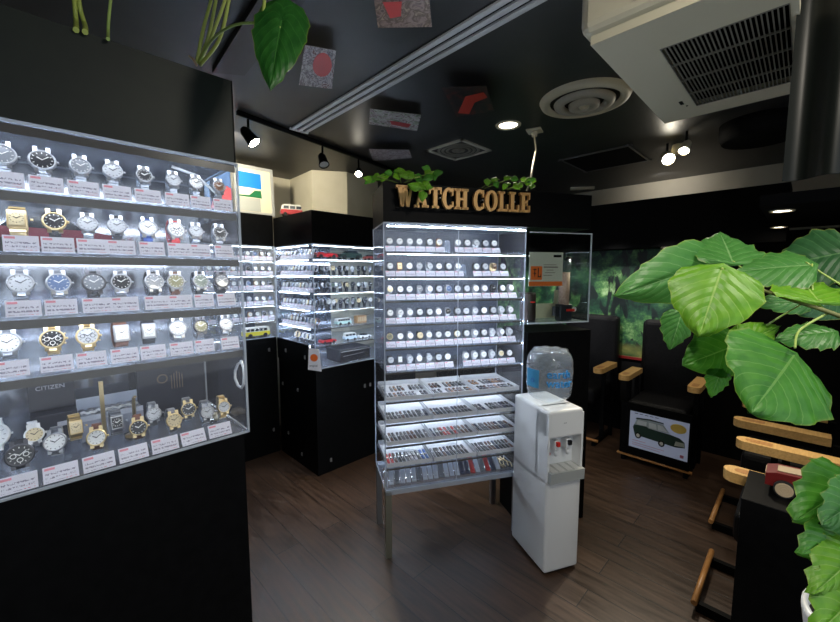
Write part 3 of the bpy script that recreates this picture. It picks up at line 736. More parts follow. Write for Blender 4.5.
# face 3 rows (towards -y)
kk = 0
cyc3 = [('black','black','black'),('steel','green','black'),('steel','white','black'),('black','grey','steel'),('steel','white','steel'),('gold','champagne','black'),('steel','black','black')]
for r, z in ((1,1.642),(2,1.503),(3,1.363)):
    for i in range(8):
        sp = cyc3[(i*2+r*3) % 7]; x = 1.69+.064*i
        o = small_watch(*sp); o.location = (x, 2.775, z+.0003); o.rotation_euler.z = -.5 if i % 3 else .2
        tag(o, '%s, %s from corner, %s tier, projecting case front' % (desc(sp), ORD[i], rn5[r]), 'watch', 'front-facing watches in the projecting case')
        o = small_watch(*cyc3[(i+r) % 7]); o.location = (x+.02, 2.88, z+.0003)
        tag(o, '%s, %s in rear row, %s tier, projecting case' % (desc(cyc3[(i+r) % 7]), ORD[i], rn5[r]), 'watch', 'back-row watches in the projecting case')
model_car('model_car', .20, red, 'dark red model roadster on the top tier of the projecting case', (1.70,2.80,1.7735), 0, 'open')
model_car('model_car', .22, dgreen, 'dark green model saloon on the top tier of the projecting case', (1.93,2.80,1.7735), PI, 'sedan')
model_car('model_car', .14, mat('rust_red', (.30,.05,.04), .4), 'small red model car right of the green saloon, top tier', (2.17,2.80,1.7735), 0, 'sedan')
model_car('model_car', .14, red, 'bright red model car on the low tier of the projecting case', (1.70,2.79,1.0755), 0, 'sedan')
model_car('model_car', .12, mat('pale_blue_paint', (.5,.62,.72), .3), 'pale blue model car on the low tier of the projecting case', (1.92,2.79,1.0755), 0, 'van')
model_car('model_car', .12, whitep, 'white model car near the tower on the low tier of the projecting case', (2.08,2.79,1.0755), 0, 'sedan')
model_car('model_car', .14, mat('mint_paint', (.45,.65,.58), .4), 'mint green model bus on the fifth tier of the projecting case', (1.86,2.80,1.2155), 0, 'bus')
t = empty('wooden_trinket_box', (2.0,2.78,1.2155), label='small brown slatted box on the fifth tier of the projecting case', cat='box')
MB().box(0,.10,0,.06,0,.065, bev=.004).build('box_body', mat('brown_box', (.30,.17,.07), .5), t)
g = MB()
for k in range(5): g.box(.008+k*.019,.02+k*.019,-.002,0,.015,.055)
g.build('front_slats', tan, t)
t = empty('black_cash_tin', (1.80,2.76,.8955), label='black box with silver trim on the floor of the projecting case', cat='box')
MB().box(0,.32,0,.22,0,.11, bev=.006).build('box_body', bx, t)
MB().tube([(.01,-.002,.09),(.31,-.002,.09)], .003).build('trim_rod', steel, t)
MB().tube([(.03,-.002,.05),(.25,-.002,.06)], .002).build('trim_rod', steel, t)
# hanging bag
t = empty('hanging_gift_bag', (1.523,2.70,.96), label='white paper bag with an orange dot hanging on the projecting case corner', cat='bag')
g = MB(); g.prism([(-.05,-.06),(.055,-.075),(.04,.10),(-.04,.11)], -.012, -.004, 'y'); g.build('bag_body', paper, t, rz=-PI/4)
g = MB(); g.lathe([(0,0),(.03,0)], M=T(0,-.0125,.035)@RX(PI/2), seg=24, close=False); g.build('orange_dot', orange, t, rz=-PI/4)
text_obj('lettering', 'original', .022, mat('ink', (.05,.05,.08), .6), RZ(-PI/4)@T(-.038,-.0125,-.035)@RX(PI/2), t)
# on the header: framed picture + model van
t = empty('framed_picture', (1.42,3.45,2.166), rz=0, label='cream framed picture with a blue sky leaning on the far header', cat='picture')
Mx = RX(-.06)
fw, fh = .34, .42
g = MB(); g.box(-.17,-.145,0,.02,0,fh,M=Mx).box(.145,.17,0,.02,0,fh,M=Mx).box(-.145,.145,0,.02,0,.025,M=Mx).box(-.145,.145,0,.02,fh-.025,fh,M=Mx); g.build('frame', mat('silver_frame', (.55,.56,.56), .35, .3), t)
MB().box(-.145,.145,.006,.014,.025,fh-.025,M=Mx).build('mat_board', mat('cream_board', (.75,.72,.55), .7), t)
MB().box(-.145,.06,.004,.0055,.23,.36,M=Mx).build('print_sky', mat('print_blue', (.01,.22,.75), .6), t)
MB().prism([(-.145,.15),(.06,.15),(.055,.215),(.0,.21),(-.05,.165),(-.145,.16)], .0042,.0055, 'y', M=Mx).build('print_trees', mat('print_green', (.01,.16,.06), .6), t)
MB().box(-.145,.045,.004,.0055,.03,.145,M=Mx).build('print_ground', mat('print_grey', (.42,.44,.42), .6), t)
t = empty('framed_picture', (1.14,3.47,2.166), rz=0, label='blue and red framed print seen through the left case, beside the cream frame', cat='picture')
MB().box(-.12,.09,0,.02,0,.36,M=Mx).build('print_sky', mat('print_steelblue', (.05,.13,.35), .5), t)
MB().prism([(-.08,.02),(.085,.02),(.085,.2),(.05,.22),(.03,.17),(-.05,.14)], -.004,-.001, 'y', M=Mx).build('print_figure', mat('print_red', (.55,.06,.08), .5), t)
model_car('model_van', .18, red, 'red and white model van on top of the corner header', (1.60,3.16,2.1405), PI*.9, 'van')

# ---- WATCH TOWER
TA = -math.atan2(.492,.87)
TO = Vector((1.340, 1.618, 0)); TW, TD = .860, .36
def tl(x, y, z=0):
    c, s_ = math.cos(TA), math.sin(TA)
    return Vector((TO.x+x*c-y*s_, TO.y+x*s_+y*c, z))
tfl = [.415,.545,.675,.805,.935,1.105,1.240,1.375,1.508,1.638,1.775]
tower = display_case('watch_tower_case', TO, TA, TW, TD, .41, 1.925, tfl, 'tall clear acrylic watch tower on metal legs in the middle of the shop', strip=.010, back=False, dotted=True, ledw=.006, inset=.0)
MB().box(.0055, TW-.0055, TD-.008, TD-.005, 1.10, 1.918).build('back_panel', mat('tower_back', (.07,.085,.12), .3), tower)
for x, y in ((.0,.0),(TW-.035,.0),(.0,TD-.035),(TW-.035,TD-.035)):
    MB().box(x, x+.035, y, y+.035, 0, .404).build('leg', brass_leg if (x == 0 and y == 0) else steel, tower)
g = MB(); g.box(0,TW,0,.035,.385,.408).box(0,TW,TD-.035,TD,.385,.408); g.build('leg_frame', edge, tower)
MB().box(TW*.5-.0015, TW*.5+.0015, -.003, 0, .41, 1.925).build('middle_seam', edge, tower)
tw_rows = [(1.775,12,[6]),(1.638,13,[8]),(1.508,14,[]),(1.375,14,[]),(1.240,14,[]),(1.105,14,[7])]
tc = [('steel','white','black'),('steel','white','black'),('steel','white','steel'),('steel','silver','black'),('steel','white','grey'),('steel','white','black'),('steel','silver','steel')]
odd = {(1,1):('gold','champagne','brown','square'),(2,6):('steel','blue','grey'),(2,0):('steel','champagne','grey'),(2,11):('black','black','black'),(4,0):('gold','olive','black'),(4,3):('gold','champagne','black'),(0,5):('gold','white','brown'),(5,1):('steel','white','black','square'),(3,6):('steel','black','steel'),(4,7):('gold','white','black'),(2,3):('steel','grey','steel'),(1,11):('gold','brown','gold','square'),(5,12):('steel','champagne','black')}
rn6 = ['top','second','third','fourth','fifth','sixth']
rnd = random.Random(3)
for r, (z, n, gaps) in enumerate(tw_rows):
    for i in range(n):
        if i in gaps: continue
        sp = odd.get((r,i)) or tc[rnd.randrange(7)]
        x = .045+.058*i
        o = small_watch(*sp); o.location = tl(x, .075, z+.0003); o.rotation_euler.z = TA+rnd.uniform(-.15,.15)
        tag(o, '%s, %s from left on the %s tower tier' % (desc(sp), ORD[i], rn6[r]), 'watch', 'watches on the %s tier of the tower' % rn6[r])
        card(.054,.033, tl(x,.030,z+.0003), TA, 'white price card, %s from the left on the %s tier of the tower' % (ORD[i], rn6[r]), 'price cards on the %s tier of the tower' % rn6[r], tilt=-.5)
for i, (x, z) in enumerate(((.385,1.7755),(.485,1.6385))):
    t = empty('blank_holder', tl(x,.06,z), TA, label='empty clear watch holder in the gap of the %s tower tier' % rn6[i], cat='holder')
    MB().box(-.02,.02,0,.03,0,.035, bev=.003).build('foot', acry_shelf, t); MB().lathe([(.018,-.014),(.02,0),(.018,.014)], M=T(0,.015,.05)@RY(PI/2)).build('cuff', acry_shelf, t)
t = empty('black_watch_cushion', tl(.43,.07,1.1055), TA, label='low black cushion lying in the sixth tower tier between watches', cat='cushion')
MB().box(-.03,.03,-.02,.03,0,.03, bev=.008).build('pad', STRAPM['black'], t)
# trays with straps
traym = mat('white_tray', (.76,.77,.80), .45)
strapcols = [('black',STRAPM['black']),('dark grey',STRAPM['grey']),('brown',STRAPM['brown']),('navy',mat('navy_strap',(.02,.03,.08),.6)),('red',STRAPM['red']),('blue',mat('bright_blue_strap',(.04,.14,.5),.6)),('tan',mat('tan_strap',(.40,.2,.09),.6)),('pale',mat('pale_strap',(.55,.55,.58),.6))]
STM = {}
def strap(length, ci):
    k = (length, ci)
    if k in STM: o = STM[k].copy(); C.objects.link(o); return o
    g = MB(); m = strapcols[ci][1]
    g.box(-.0068,.0068,0,length*.42,0,.006, m=m); g.box(-.0062,.0062,length*.58,length,0,.006, m=m)
    g.lathe([(.0085,0),(.0085,.008),(.006,.009)], M=T(0,length*.5,0), m=steel, seg=10)
    g.lathe([(0,.0092),(.006,.0092)], M=T(0,length*.5,0), m=[dialm('black'), dialm('white'), dialm('silver')][ci % 3], seg=10, close=False)
    g.box(-.0075,.0075,-.004,.003,0,.004, m=steel)
    o = g.build('slim_watch'); STM[k] = o; return o
tn = ['top','second','third','fourth']; bn = ['left','middle','right']
pal = {0:[0,1,2,0,6,1],1:[0,0,3,2,1,0],2:[2,0,1,3,0,2],3:[2,0,1,0,3,0]}
rnd = random.Random(11)
for r, z in enumerate([.935,.805,.675,.545]):
    for b in range(3):
        x0 = .012+b*.281; w = .272
        t = empty('white_tray', tl(x0, .012, z+.0004), TA, label='white watch tray, the %s one on the %s pull-out level of the tower' % (bn[b], tn[r]), cat='tray', group='white trays in the tower')
        g = MB(); g.box(0,w,0,.31,0,.004).box(0,w,0,.003,.004,.024).box(0,w,.307,.31,.004,.03).box(0,.003,.003,.307,.004,.024).box(w-.003,w,.003,.307,.004,.024); g.build('tray_body', traym, t)
        nr = 2 if r == 0 else 1
        for q in range(nr):
            L = .085 if nr == 2 else .12
            for i in range(11):
                ci = pal[r][(i*5+b*2+q+rnd.randrange(2)) % 6]
                if rnd.random() < .08: continue
                if r == 3 and b == 0: ci = [4,4,2,0,0,1,7,7,1,5,5][i]
                if r == 2 and b == 1 and i in (3,4,6): ci = 4
                o = strap(L, ci)
                o.location = tl(x0+.018+.0236*i, .045+q*.13, z+.0050); o.rotation_euler.z = TA+rnd.uniform(-.05,.05)
                row = '' if nr == 1 else (' front row' if q == 0 else ' back row')
                tag(o, 'slim %s watch lying %s in the %s tray%s, %s tower pull-out' % (strapcols[ci][0], ORD[i], bn[b], row, tn[r]), 'watch', 'slim watches lying in the tower trays')
for i in range(21):
    ci = 7; k = i
    if i in (15,18): mcol, nm = STRAPM['red'], 'red'
    elif i in (14,19,13): mcol, nm = mat('navy_bag', (.03,.04,.09), .5), 'navy'
    elif i % 4 == 1: mcol, nm = mat('grey_bag', (.22,.24,.28), .4), 'grey'
    else: mcol, nm = mat('silver_bag', (.62,.68,.80), .35), 'silvery'
    g = MB(); g.box(-.0135,.0135,0,.15,0,.004, M=RX(.32)); g.box(-.006,.006,.02,.11,.004,.008, m=None, M=RX(.32))
    g.box(-.014,.014,.12,.135,.0035,.0055, M=RX(.32))
    o = g.build('bagged_strap', mcol); o.location = tl(.045+.0345*i, .05, .4165); o.rotation_euler.z = TA-.18
    tag(o, '%s bagged watch strap on the tower floor, %s' % (nm, ORD[i]+' from the left' if i < 16 else ['fifth','fourth','third','second','closest'][i-16] + ' before the gold chains'), 'watch strap', 'bagged straps on the tower floor')
g = MB()
for k in range(5):
    pts = [(.765+.018*k+.02*math.cos(a*.7+k)*.5, .06+.012*a+.008*math.sin(a*1.3+k), .420+.006*(k % 2)) for a in range(12)]
    g.tube([tl(*p) for p in pts], .0035, seg=5)
tag(g.build('gold_chains', gold), 'tangle of gold chains at the right end of the tower floor', 'chains')
# header box and sign
hdr = tag(MB().box(0, 1.31, 0, TD, 1.929, 2.135).build('sign_box', black, None, TO, TA), 'black box panel carrying the gold sign above the watch tower', 'sign box')
sign = empty('sign_lettering', tl(.060,-.055,2.003), TA, label='gold three-dimensional WATCH COLLE lettering standing off the black box', cat='sign')
SP = [1.0]
def arc(cx, cy, rx, ry, a0, a1, n=16): return [(cx+rx*math.cos(a0+(a1-a0)*i/n), cy+ry*math.sin(a0+(a1-a0)*i/n)) for i in range(n+1)]
def ringseg(cx, cy, RX_, RY_, rx, ry, a0, a1, n=20):
    out = []
    o_ = arc(cx,cy,RX_,RY_,a0,a1,n); i_ = arc(cx,cy,rx,ry,a0,a1,n)
    for k in range(n): out.append([o_[k], o_[k+1], i_[k+1], i_[k]])
    return out
def R_(x0, x1, y0, y1): return [(x0,y0),(x1,y0),(x1,y1),(x0,y1)]
d = math.radians
LET = {
 'W': (1.05, [[(.10,.97),(.36,.97),(.46,.0),(.28,0)],[(.28,0),(.46,0),(.58,.97),(.46,.97)],[(.46,.97),(.66,.97),(.80,0),(.62,0)],[(.62,0),(.80,0),(.98,.97),(.88,.97)],R_(.0,.44,.88,1),R_(.44,.70,.88,1),R_(.80,1.05,.88,1)]),
 'A': (.86, [[(.08,0),(.20,0),(.47,1),(.38,1)],[(.36,1),(.52,1),(.80,0),(.54,0)],R_(.22,.62,.24,.36),R_(.0,.30,0,.12),R_(.46,.88,0,.12)]),
 'T': (.78, [R_(.27,.51,0,1),R_(.0,.78,.87,1),R_(.0,.10,.68,.9),R_(.68,.78,.68,.9),R_(.17,.61,0,.11)]),
 'C': (.74, ringseg(.40,.5,.40,.52,.16,.38,d(48),d(312))+[R_(.60,.70,.64,1.0),R_(.62,.72,.10,.36)]),
 'H': (.90, [R_(.10,.34,0,1),R_(.56,.80,0,1),R_(.3,.6,.44,.56),R_(.0,.42,0,.11),R_(.48,.90,0,.11),R_(.0,.42,.89,1),R_(.48,.90,.89,1)]),
 'O': (.84, ringseg(.42,.5,.42,.52,.17,.40,0,2*PI,32)),
 'L': (.72, [R_(.10,.34,0,1),R_(.0,.44,.89,1),R_(.0,.70,0,.12),R_(.60,.70,.0,.36)]),
 'E': (.74, [R_(.10,.34,0,1),R_(.0,.70,.88,1),R_(.0,.72,0,.12),R_(.60,.70,.66,.95),R_(.62,.72,.0,.34),R_(.3,.52,.45,.56),R_(.46,.54,.36,.65)])}
goldsign = mat('gold_sign_face', (.72,.41,.14), .45, .15)
x = 0; hgt = .110; sx = .1065*.86
for ch in 'WATCH COLLE':
    if ch == ' ': x += .28*sx; continue
    wd, polys = LET[ch]; g = MB()
    for P in polys: g.prism([(px*sx*.98, pz*hgt) for px, pz in P], 0, .022, 'y')
    g.build('letter', goldsign, sign, (x, 0, 0)); x += (wd+.03)*sx
g = MB()
for q in (.05,.25,.5,.7): g.tube([(q,.022,.06),(q,.0545,.06)], .004, seg=6)
g.build('standoff', steel, sign)
MB().box(0, x, .018,.024,-.006,.0).build('base_rail', black, sign)

# acrylic window box beside the tower
t = empty('clear_screen_box', tl(.885,0,0), TA, label='clear acrylic screen box beside the tower holding a poster and dispenser', cat='acrylic screen')
W2 = .435
MB().box(0,W2,0,.005,1.35,1.90).build('front_pane', clear('screen_acrylic', (.86,.90,.88), 1.2), t)
MB().box(W2-.005,W2,.005,.25,1.35,1.90).build('side_pane', MATS['screen_acrylic'], t)
MB().box(0,W2,0,.25,1.345,1.35).build('bottom_pane', acry_shelf, t)
g = MB(); g.box(-.001,W2,-.002,.006,1.896,1.902).box(W2-.003,W2+.003,-.002,.006,1.345,1.902).box(0,W2,-.002,.006,1.344,1.352); g.build('edge_trim', edge, t)
# counter under it
tag(MB().box(.90,1.36,.02,.34,0,1.29).build('black_pedestal', black, None, TO, TA), 'black pedestal cabinet behind the water cooler', 'cabinet')
t = empty('poster', tl(.892,.012,1.352), TA, label='white poster with orange block and footer inside the clear screen box', cat='poster')
px0, px1, pz0, pz1 = 0, .235, .24, .44
MB().box(px0,px1,0,.003,.223,.43).build('sheet', mat('poster_white', (.62,.60,.55), .5), t)
MB().box(px0,px1,-.0008,-.0002,.225,.252).build('orange_footer', orange, t)
MB().box(px0+.012,px0+.09,-.0008,-.0002,.262,.345).build('orange_block', orange, t)
MB().box(px1-.068,px1-.012,-.0008,-.0002,.400,.415).build('black_bar', black, t)
g = MB(); bk = -.0014
for q in [(.028,.050,.322,.328),(.036,.041,.283,.330),(.030,.036,.300,.306),(.041,.048,.298,.304),(.060,.066,.280,.335),(.060,.082,.278,.285),(.078,.083,.278,.296)]: g.box(px0+q[0],px0+q[1],bk,bk+.0004,q[2],q[3])
g.build('character', mat('ink_dark', (.02,.01,.01), .6), t)
g = MB()
for k, (a, b) in enumerate(((.10,.19),(.10,.20),(.12,.17),(.11,.18),(.10,.16))): g.box(px0+a,px0+b,-.0008,-.0002,.352-.016*k,.356-.016*k+(.004 if k == 1 else 0))
g.build('print_lines', mat('print_ink', (.25,.2,.2), .6), t)
# dispenser
P0 = tl(1.195,.085,1.351)
t = empty('drink_dispenser', P0, TA, label='tall clear cylinder of pinkish beads on a black base in the screen box', cat='dispenser')
MB().lathe([(.038,.10),(.038,.40)], seg=28).build('cylinder', clear('disp_acrylic', (.95,.97,.98), 1.0, .04), t)
MB().lathe([(.033,.102),(.033,.31)], seg=24).build('contents', noisy('bead_mix', (.50,.28,.20), (.65,.42,.33), 90, .7), t)
MB().tube([(-.0,0,.39),(.02,0,.405),(.045,0,.40),(.05,0,.375)], .009).build('lid_hook', black, t)
g = MB(); g.box(-.045,.045,-.03,.03,.0,.105, bev=.006); g.box(-.07,-.045,-.02,.02,.03,.09).box(.045,.085,-.012,.012,.055,.075); g.build('base', mat('base_black', (.02,.022,.03), .35), t)
MB().box(.0,.06,-.036,-.03,.06,.075).build('lever', red_br, t)
MB().lathe([(0,0),(.016,.001),(.016,.006)], M=T(.068,-.014,.07)@RX(PI/2), seg=16, close=False).build('knob', whitep, t)
t = empty('notice_card', tl(1.203,.2,1.352), TA, label='pale notice sheet behind the dispenser in the screen box', cat='notice')
MB().box(0,.10,0,.003,0,.19).build('sheet', mat('notice_cream', (.55,.53,.40), .6), t)
MB().box(-.14,0,.002,.005,0,.10).build('side_sheet', MATS['notice_cream'], t)
t = empty('dark_canister', tl(.955,.12,1.352), TA, label='dark brown canister with small red lettering low in the screen box', cat='canister')
MB().lathe([(.048,0),(.05,.01),(.05,.17),(.044,.18)], seg=28).build('can_body', mat('dark_brown', (.03,.018,.016), .4), t)
MB().box(-.012,.02,-.0515,-.0495,.118,.126).build('red_print', red_br, t)

# ---- WATER COOLER
CA = math.radians(-27); CO = Vector((1.862,.905,0)); cw, cd, chh = .225, .338, .928
t = empty('water_cooler', CO, CA, label='white floor-standing water cooler beside the watch tower', cat='water cooler')
g = MB()
zs, ze = .60, .84   # dispensing alcove
g.box(0,cw,0,cd,.012,.555, bev=.016); g.build('lower_body', whitem, t)
g = MB(); g.box(0,cw,.075,cd,.50,chh, bev=.016); g.build('back_body', whitem, t)
g = MB(); g.box(0,.012,.0,.11,.53,chh-.02); g.box(cw-.012,cw,.0,.11,.53,chh-.02); g.build('side_wall', whitem, t)
g = MB(); g.box(0,cw,0,.12,.775,chh, bev=.016); g.build('head_panel', whitem, t)
MB().box(.012,cw-.012,.070,.077,.53,.79).build('alcove_back', whitep, t)
MB().prism([(.02,.535),(-.025,.54),(-.028,.60),(.07,.60),(.07,.535)], .004, cw-.004, 'x').build('drip_tray', mat('grey_plastic', (.42,.44,.43), .4), t)
g = MB()
for k in range(4): g.box(.02+.048*k,.054+.048*k,-.018,.06,.600,.603)
g.build('drip_grid', mat('pale_grey', (.62,.63,.62), .4), t)
for k, (xx, cm) in enumerate(((.075,red_br),(.15,mat('tap_blue',(.05,.12,.3),.4)))):
    tp = MB().box(xx-.017,xx+.017,.02,.07,.70,.755, bev=.005).build('tap', whitep, t)
    MB().lathe([(.008,0),(.009,.03)], M=T(xx,.032,.665), seg=12).build('nozzle', whitep, tp)
    MB().box(xx-.010,xx+.010,.005,.022,.725,.75, bev=.003).build('lever', cm if k == 0 else steel_dark, tp)
MB().box(.03,.062,.060,.069,.658,.672).build('red_label', red_br, t)
MB().box(.02,.2,.02,.30,0,.013).build('plinth', black, t)
text_obj('maker_mark', 'ace', .014, mat('mark_grey', (.35,.36,.38), .5), T(.095,-.0005,.855)@RX(PI/2), t, depth=.0003)
bc = Vector((CO.x+.1125*math.cos(CA)-.16*math.sin(CA), CO.y+.1125*math.sin(CA)+.16*math.cos(CA), chh))
b = empty('water_bottle', bc, 0, label='clear ribbed water bottle with blue lettering upside down on the cooler', cat='bottle')
def bott(r): return r
prof = [(0,.001),(.045,.002),(.05,.012),(.095,.025),(.116,.045),(.122,.07),(.118,.078),(.124,.088),(.126,.12),(.121,.128),(.126,.138),(.127,.20),(.122,.208),(.126,.218),(.122,.25),(.108,.28),(.085,.300),(.06,.296),(.03,.288),(0,.288)]
bm_ = clear('bottle_plastic', (.96,.98,.99), 2.2, .15, (.82,.9,1))  # pale haze in the plastic stands in for reflections of the bright tower
MB().lathe(prof, seg=40, close=False).build('bottle_shell', bm_, b)
g = MB()
for k in range(8):
    a = k*PI/4; g.lathe([(0,.012),(.018,.009),(.026,0)], M=T(.078*math.cos(a),.078*math.sin(a),.293), seg=12, close=False)
g.build('base_lobes', bm_, b)
blue = mat('label_blue', (.03,.33,.75), .5)
a_cam = math.atan2(-bc.y, -bc.x)
def curved(name, a0, a1, z0, z1, r, m):
    g = MB(); n = 14
    for i in range(n):
        p, q = a0+(a1-a0)*i/n, a0+(a1-a0)*(i+1)/n
        g.quad([(r*math.cos(p),r*math.sin(p),z0),(r*math.cos(q),r*math.sin(q),z0),(r*math.cos(q),r*math.sin(q),z1),(r*math.cos(p),r*math.sin(p),z1)])
    return g.build(name, m, b)
curved('blue_label', a_cam-1.15, a_cam-.42, .10, .20, .1285, clear('label_film', (.25,.6,.85), .6, .55, (.10,.42,.72)))
text_obj('lettering', 'earth', .064, blue, Matrix.Identity(4), b, depth=.003, bend=(.1315, a_cam-.10)).location.z = .165
text_obj('lettering', 'water', .064, blue, Matrix.Identity(4), b, depth=.003, bend=(.1315, a_cam-.10)).location.z = .115
text_obj('emblem', 'o', .05, mat('label_darkblue', (.02,.12,.35), .5), Matrix.Identity(4), b, bend=(.1325, a_cam-.80)).location.z = .13

# ================================================================ MURAL, CHAIRS, RIGHT SIDE
mur = MB(); mur.quad([(4.318,3.2,.80),(4.318,.62,.80),(4.318,.62,1.895),(4.318,3.2,1.895)]); mur.quad([(4.3195,3.2,.80),(4.3195,.62,.80),(4.3195,.62,1.895),(4.3195,3.2,1.895)])
mu = empty('forest_mural', (0,0,0), label='wide green forest photograph mural behind the chairs', cat='mural')
mur.build('print', mural_mat(), mu)
MB().box(4.300,4.319,.62,3.2,.775,.80).build('red_border', wine, mu)
def chair(loc, rz, label, rail=-.005, w=.56, group='black leather armchairs along the walls'):
    t = empty('armchair', loc, rz, label, 'chair', group)   # faces -y, front at y=0
    MB().box(.055,w-.055,0,.52,.40,.55, bev=.035).build('seat', leather, t)
    MB().box(.02,w-.02,.46,.58,.42,1.22, bev=.045).build('backrest', leather, t)
    for x in (-.02, w-.07):
        g = MB(); pr_ = arc(.045,.0,.045,.045,PI,2*PI,8)
        g.prism([(p[0]+x, p[1]) for p in pr_]+[(x+.09,.37),(x,.37)], .725,.77,'z')
        a = g.build('armrest', wood, t)
        MB().prism([(p[0]*.5+.022+x, p[1]*.6+.02) for p in pr_]+[(x+.067,.10),(x+.022,.10)], .7705,.771,'z').build('finger_groove', wood2, a)
        MB().box(x+.025,x+.06,.14,.17,.045,.724).build('leg', black, t)
        MB().box(x+.025,x+.06,.38,.41,.0,.724).build('leg', black, t)
    MB().tube([(-.0,rail,.06),(w,rail,.06)], .014, seg=8).build('foot_rail', wood2, t)
    for xx in (.03, w-.06): MB().box(xx,xx+.03,rail+.005,.40,0,.045).build('runner', black, t)
    return t
c2 = chair((3.62,1.10,0), -PI/2, 'black leather armchair with a car picture under its seat')
c1 = chair((3.70,1.90,0), -PI/2, 'black leather armchair behind the water cooler', w=.60)
c3 = chair((2.66,.165,0), PI, 'black leather armchair beside the counter with wooden floor rail', w=.50, rail=-.115)
c4 = chair((3.50,.215,0), PI, 'black leather armchair on the right side wall, the farther one', w=.52, rail=-.115)
# picture panel under chair 2
pp = empty('car_picture_board', (3.60, 1.08, .0), -PI/2, label='picture board of a green estate car under an armchair seat', cat='picture')
bw = .52
MB().box(0,bw,0,.018,.075,.535).build('black_frame', black, pp)
scr = mat('picture_emissive', (.42,.48,.62), .5, emit=.10, ecol=(.40,.46,.66))  # sheet material has a weak emission of its own
MB().box(.075,.505,-.002,0,.150,.468).build('picture_sheet', scr, pp)
def flat(name, polys, m, y0=-.0032):
    g = MB()
    for P in polys: g.prism(P, y0, -.0021, 'y')
    return g.build(name, m, pp)
def S(P): return [(.075+.43*x, .150+.318*y) for x, y in P]
flat('car_body', [S([(.06,.56),(.08,.64),(.30,.66),(.34,.62),(.70,.60),(.86,.56),(.94,.48),(.95,.34),(.80,.30),(.10,.36)])], dgreen)
flat('car_cabin', [S([(.08,.64),(.12,.80),(.34,.84),(.58,.82),(.70,.62),(.30,.62)])], mat('pale_cabin', (.32,.40,.44), .5), -.0030)
flat('car_windows', [S([(.34,.64),(.34,.78),(.46,.78),(.48,.64)]), S([(.50,.64),(.49,.78),(.57,.78),(.66,.64)]), S([(.12,.66),(.14,.78),(.30,.78),(.30,.66)])], mat('pale_glass', (.55,.62,.66), .4), -.0036)
flat('car_roof_line', [S([(.10,.80),(.12,.84),(.36,.88),(.58,.86),(.60,.83),(.34,.84)])], mat('dark_line', (.03,.05,.05), .5), -.0036)
flat('car_grille', [S([(.78,.34),(.80,.46),(.93,.46),(.94,.36)])], mat('chrome_print', (.45,.50,.46), .4), -.0036)
for k_, (cx, cy) in enumerate(((.16,.36),(.57,.30))): flat('car_wheel', [[(.075+.43*(cx+.055*math.cos(a*PI/10)), .150+.318*(cy+.085*math.sin(a*PI/10))) for a in range(20)]], tyre, -.0040)
for k_, (cx, cy) in enumerate(((.16,.36),(.57,.30))): flat('car_hub', [[(.075+.43*(cx+.030*math.cos(a*PI/10)), .150+.318*(cy+.050*math.sin(a*PI/10))) for a in range(20)]], mat('hub_print', (.6,.62,.6), .4), -.0046)
flat('yellow_cloud', [[(.075+.43*(.83+.13*math.cos(a*PI/10)), .150+.318*(.80+.12*math.sin(a*PI/10))) for a in range(20)]], mat('yellow_print', (.75,.55,.12), .5), -.0026)
flat('print_lines', [S([(.08+.09*k,.945),(.14+.09*k,.945),(.14+.09*k,.965),(.08+.09*k,.965)]) for k in range(5)], mat('print_grey2', (.12,.14,.2), .5))
flat('red_print_lines', [S([(.06,.20),(.30,.20),(.30,.21),(.06,.21)]), S([(.06,.13),(.62,.12),(.62,.13),(.06,.14)]), S([(.06,.08),(.56,.06),(.56,.068),(.06,.09)]), S([(.88,.06),(.94,.06),(.94,.14),(.88,.14)])], mat('print_rose', (.45,.15,.22), .5))
# side table/counter at right with wooden car
t = empty('side_counter', (0,0,0), label='black counter block at the right edge under the wooden car', cat='counter')
MB().box(1.82,2.115,-.75,.118,0,.815, bev=.004).build('body', black, t)
Cw = Vector((1.99,.040,.8155))
t = empty('wooden_toy_car', Cw, -math.pi*.5, label='dark red wooden toy car with pale wheels on the right counter', cat='toy car')
LL = .26
MB().prism([(-.02,.03),(-.02,.075),(.01,.085),(.10,.09),(.13,.115),(.20,.115),(.235,.085),(.25,.03)], -.05,.05,'y').build('body', wine, t)
MB().box(-.022,-.018,-.035,.035,.055,.075).build('grille', tan, t)
MB().prism([(.012,.086),(.095,.091),(.095,.093),(.012,.088)], -.03,.03,'y').build('bonnet_stripe', tan, t)
for xx in (.035,.195):
    for sy in (-1, 1):
        wv = MB().lathe([(.031,-.008),(.031,.008)], M=T(xx,sy*.058,.032)@RX(PI/2), seg=24).build('wheel', tyre, t)
        g = MB()
        for rr in (.025,.018,.010): g.lathe([(rr,-.0105),(rr-.004,-.0115),(rr-.006,-.0105)], M=T(xx,sy*.058,.032)@RX(PI/2 if sy < 0 else -PI/2)@RX(PI), seg=24, close=False)
        g.lathe([(.026,-.009),(.026,.009)], M=T(xx,sy*.0585,.032)@RX(PI/2), seg=24)
        g.build('hub', tan, wv)

# ================================================================ CEILING PHOTOS
def hung(name, px, d, m, label, extra=None):
    P = [at(u, v, dd) for (u, v), dd in zip(px, d)]
    g = MB(); n_ = (P[1]-P[0]).cross(P[3]-P[0]).normalized()*.0012
    g.quad(P, m); g.quad([p+n_ for p in P], m)
    for i in range(4): g.quad([P[i], P[(i+1)%4], P[(i+1)%4]+n_, P[i]+n_], m)
    t = empty(name, sum(P, Vector())/4, label=label, cat='photo print')
    o = g.build('sheet', m, recalc=False); o.parent = t; o.location = -t.location
    if extra:
        nm, uvp, em = extra
        g = MB(); c0 = [P[0]+(P[1]-P[0])*u+(P[3]-P[0])*v+(P[2]-P[1]-P[3]+P[0])*u*v-n_*1.2*(1 if n_.dot(P[0]-Vector((0,0,H))) > 0 else -2) for u, v in uvp]
        g.quad(c0, em); q = g.build(nm, em); q.parent = t; q.location = -t.location
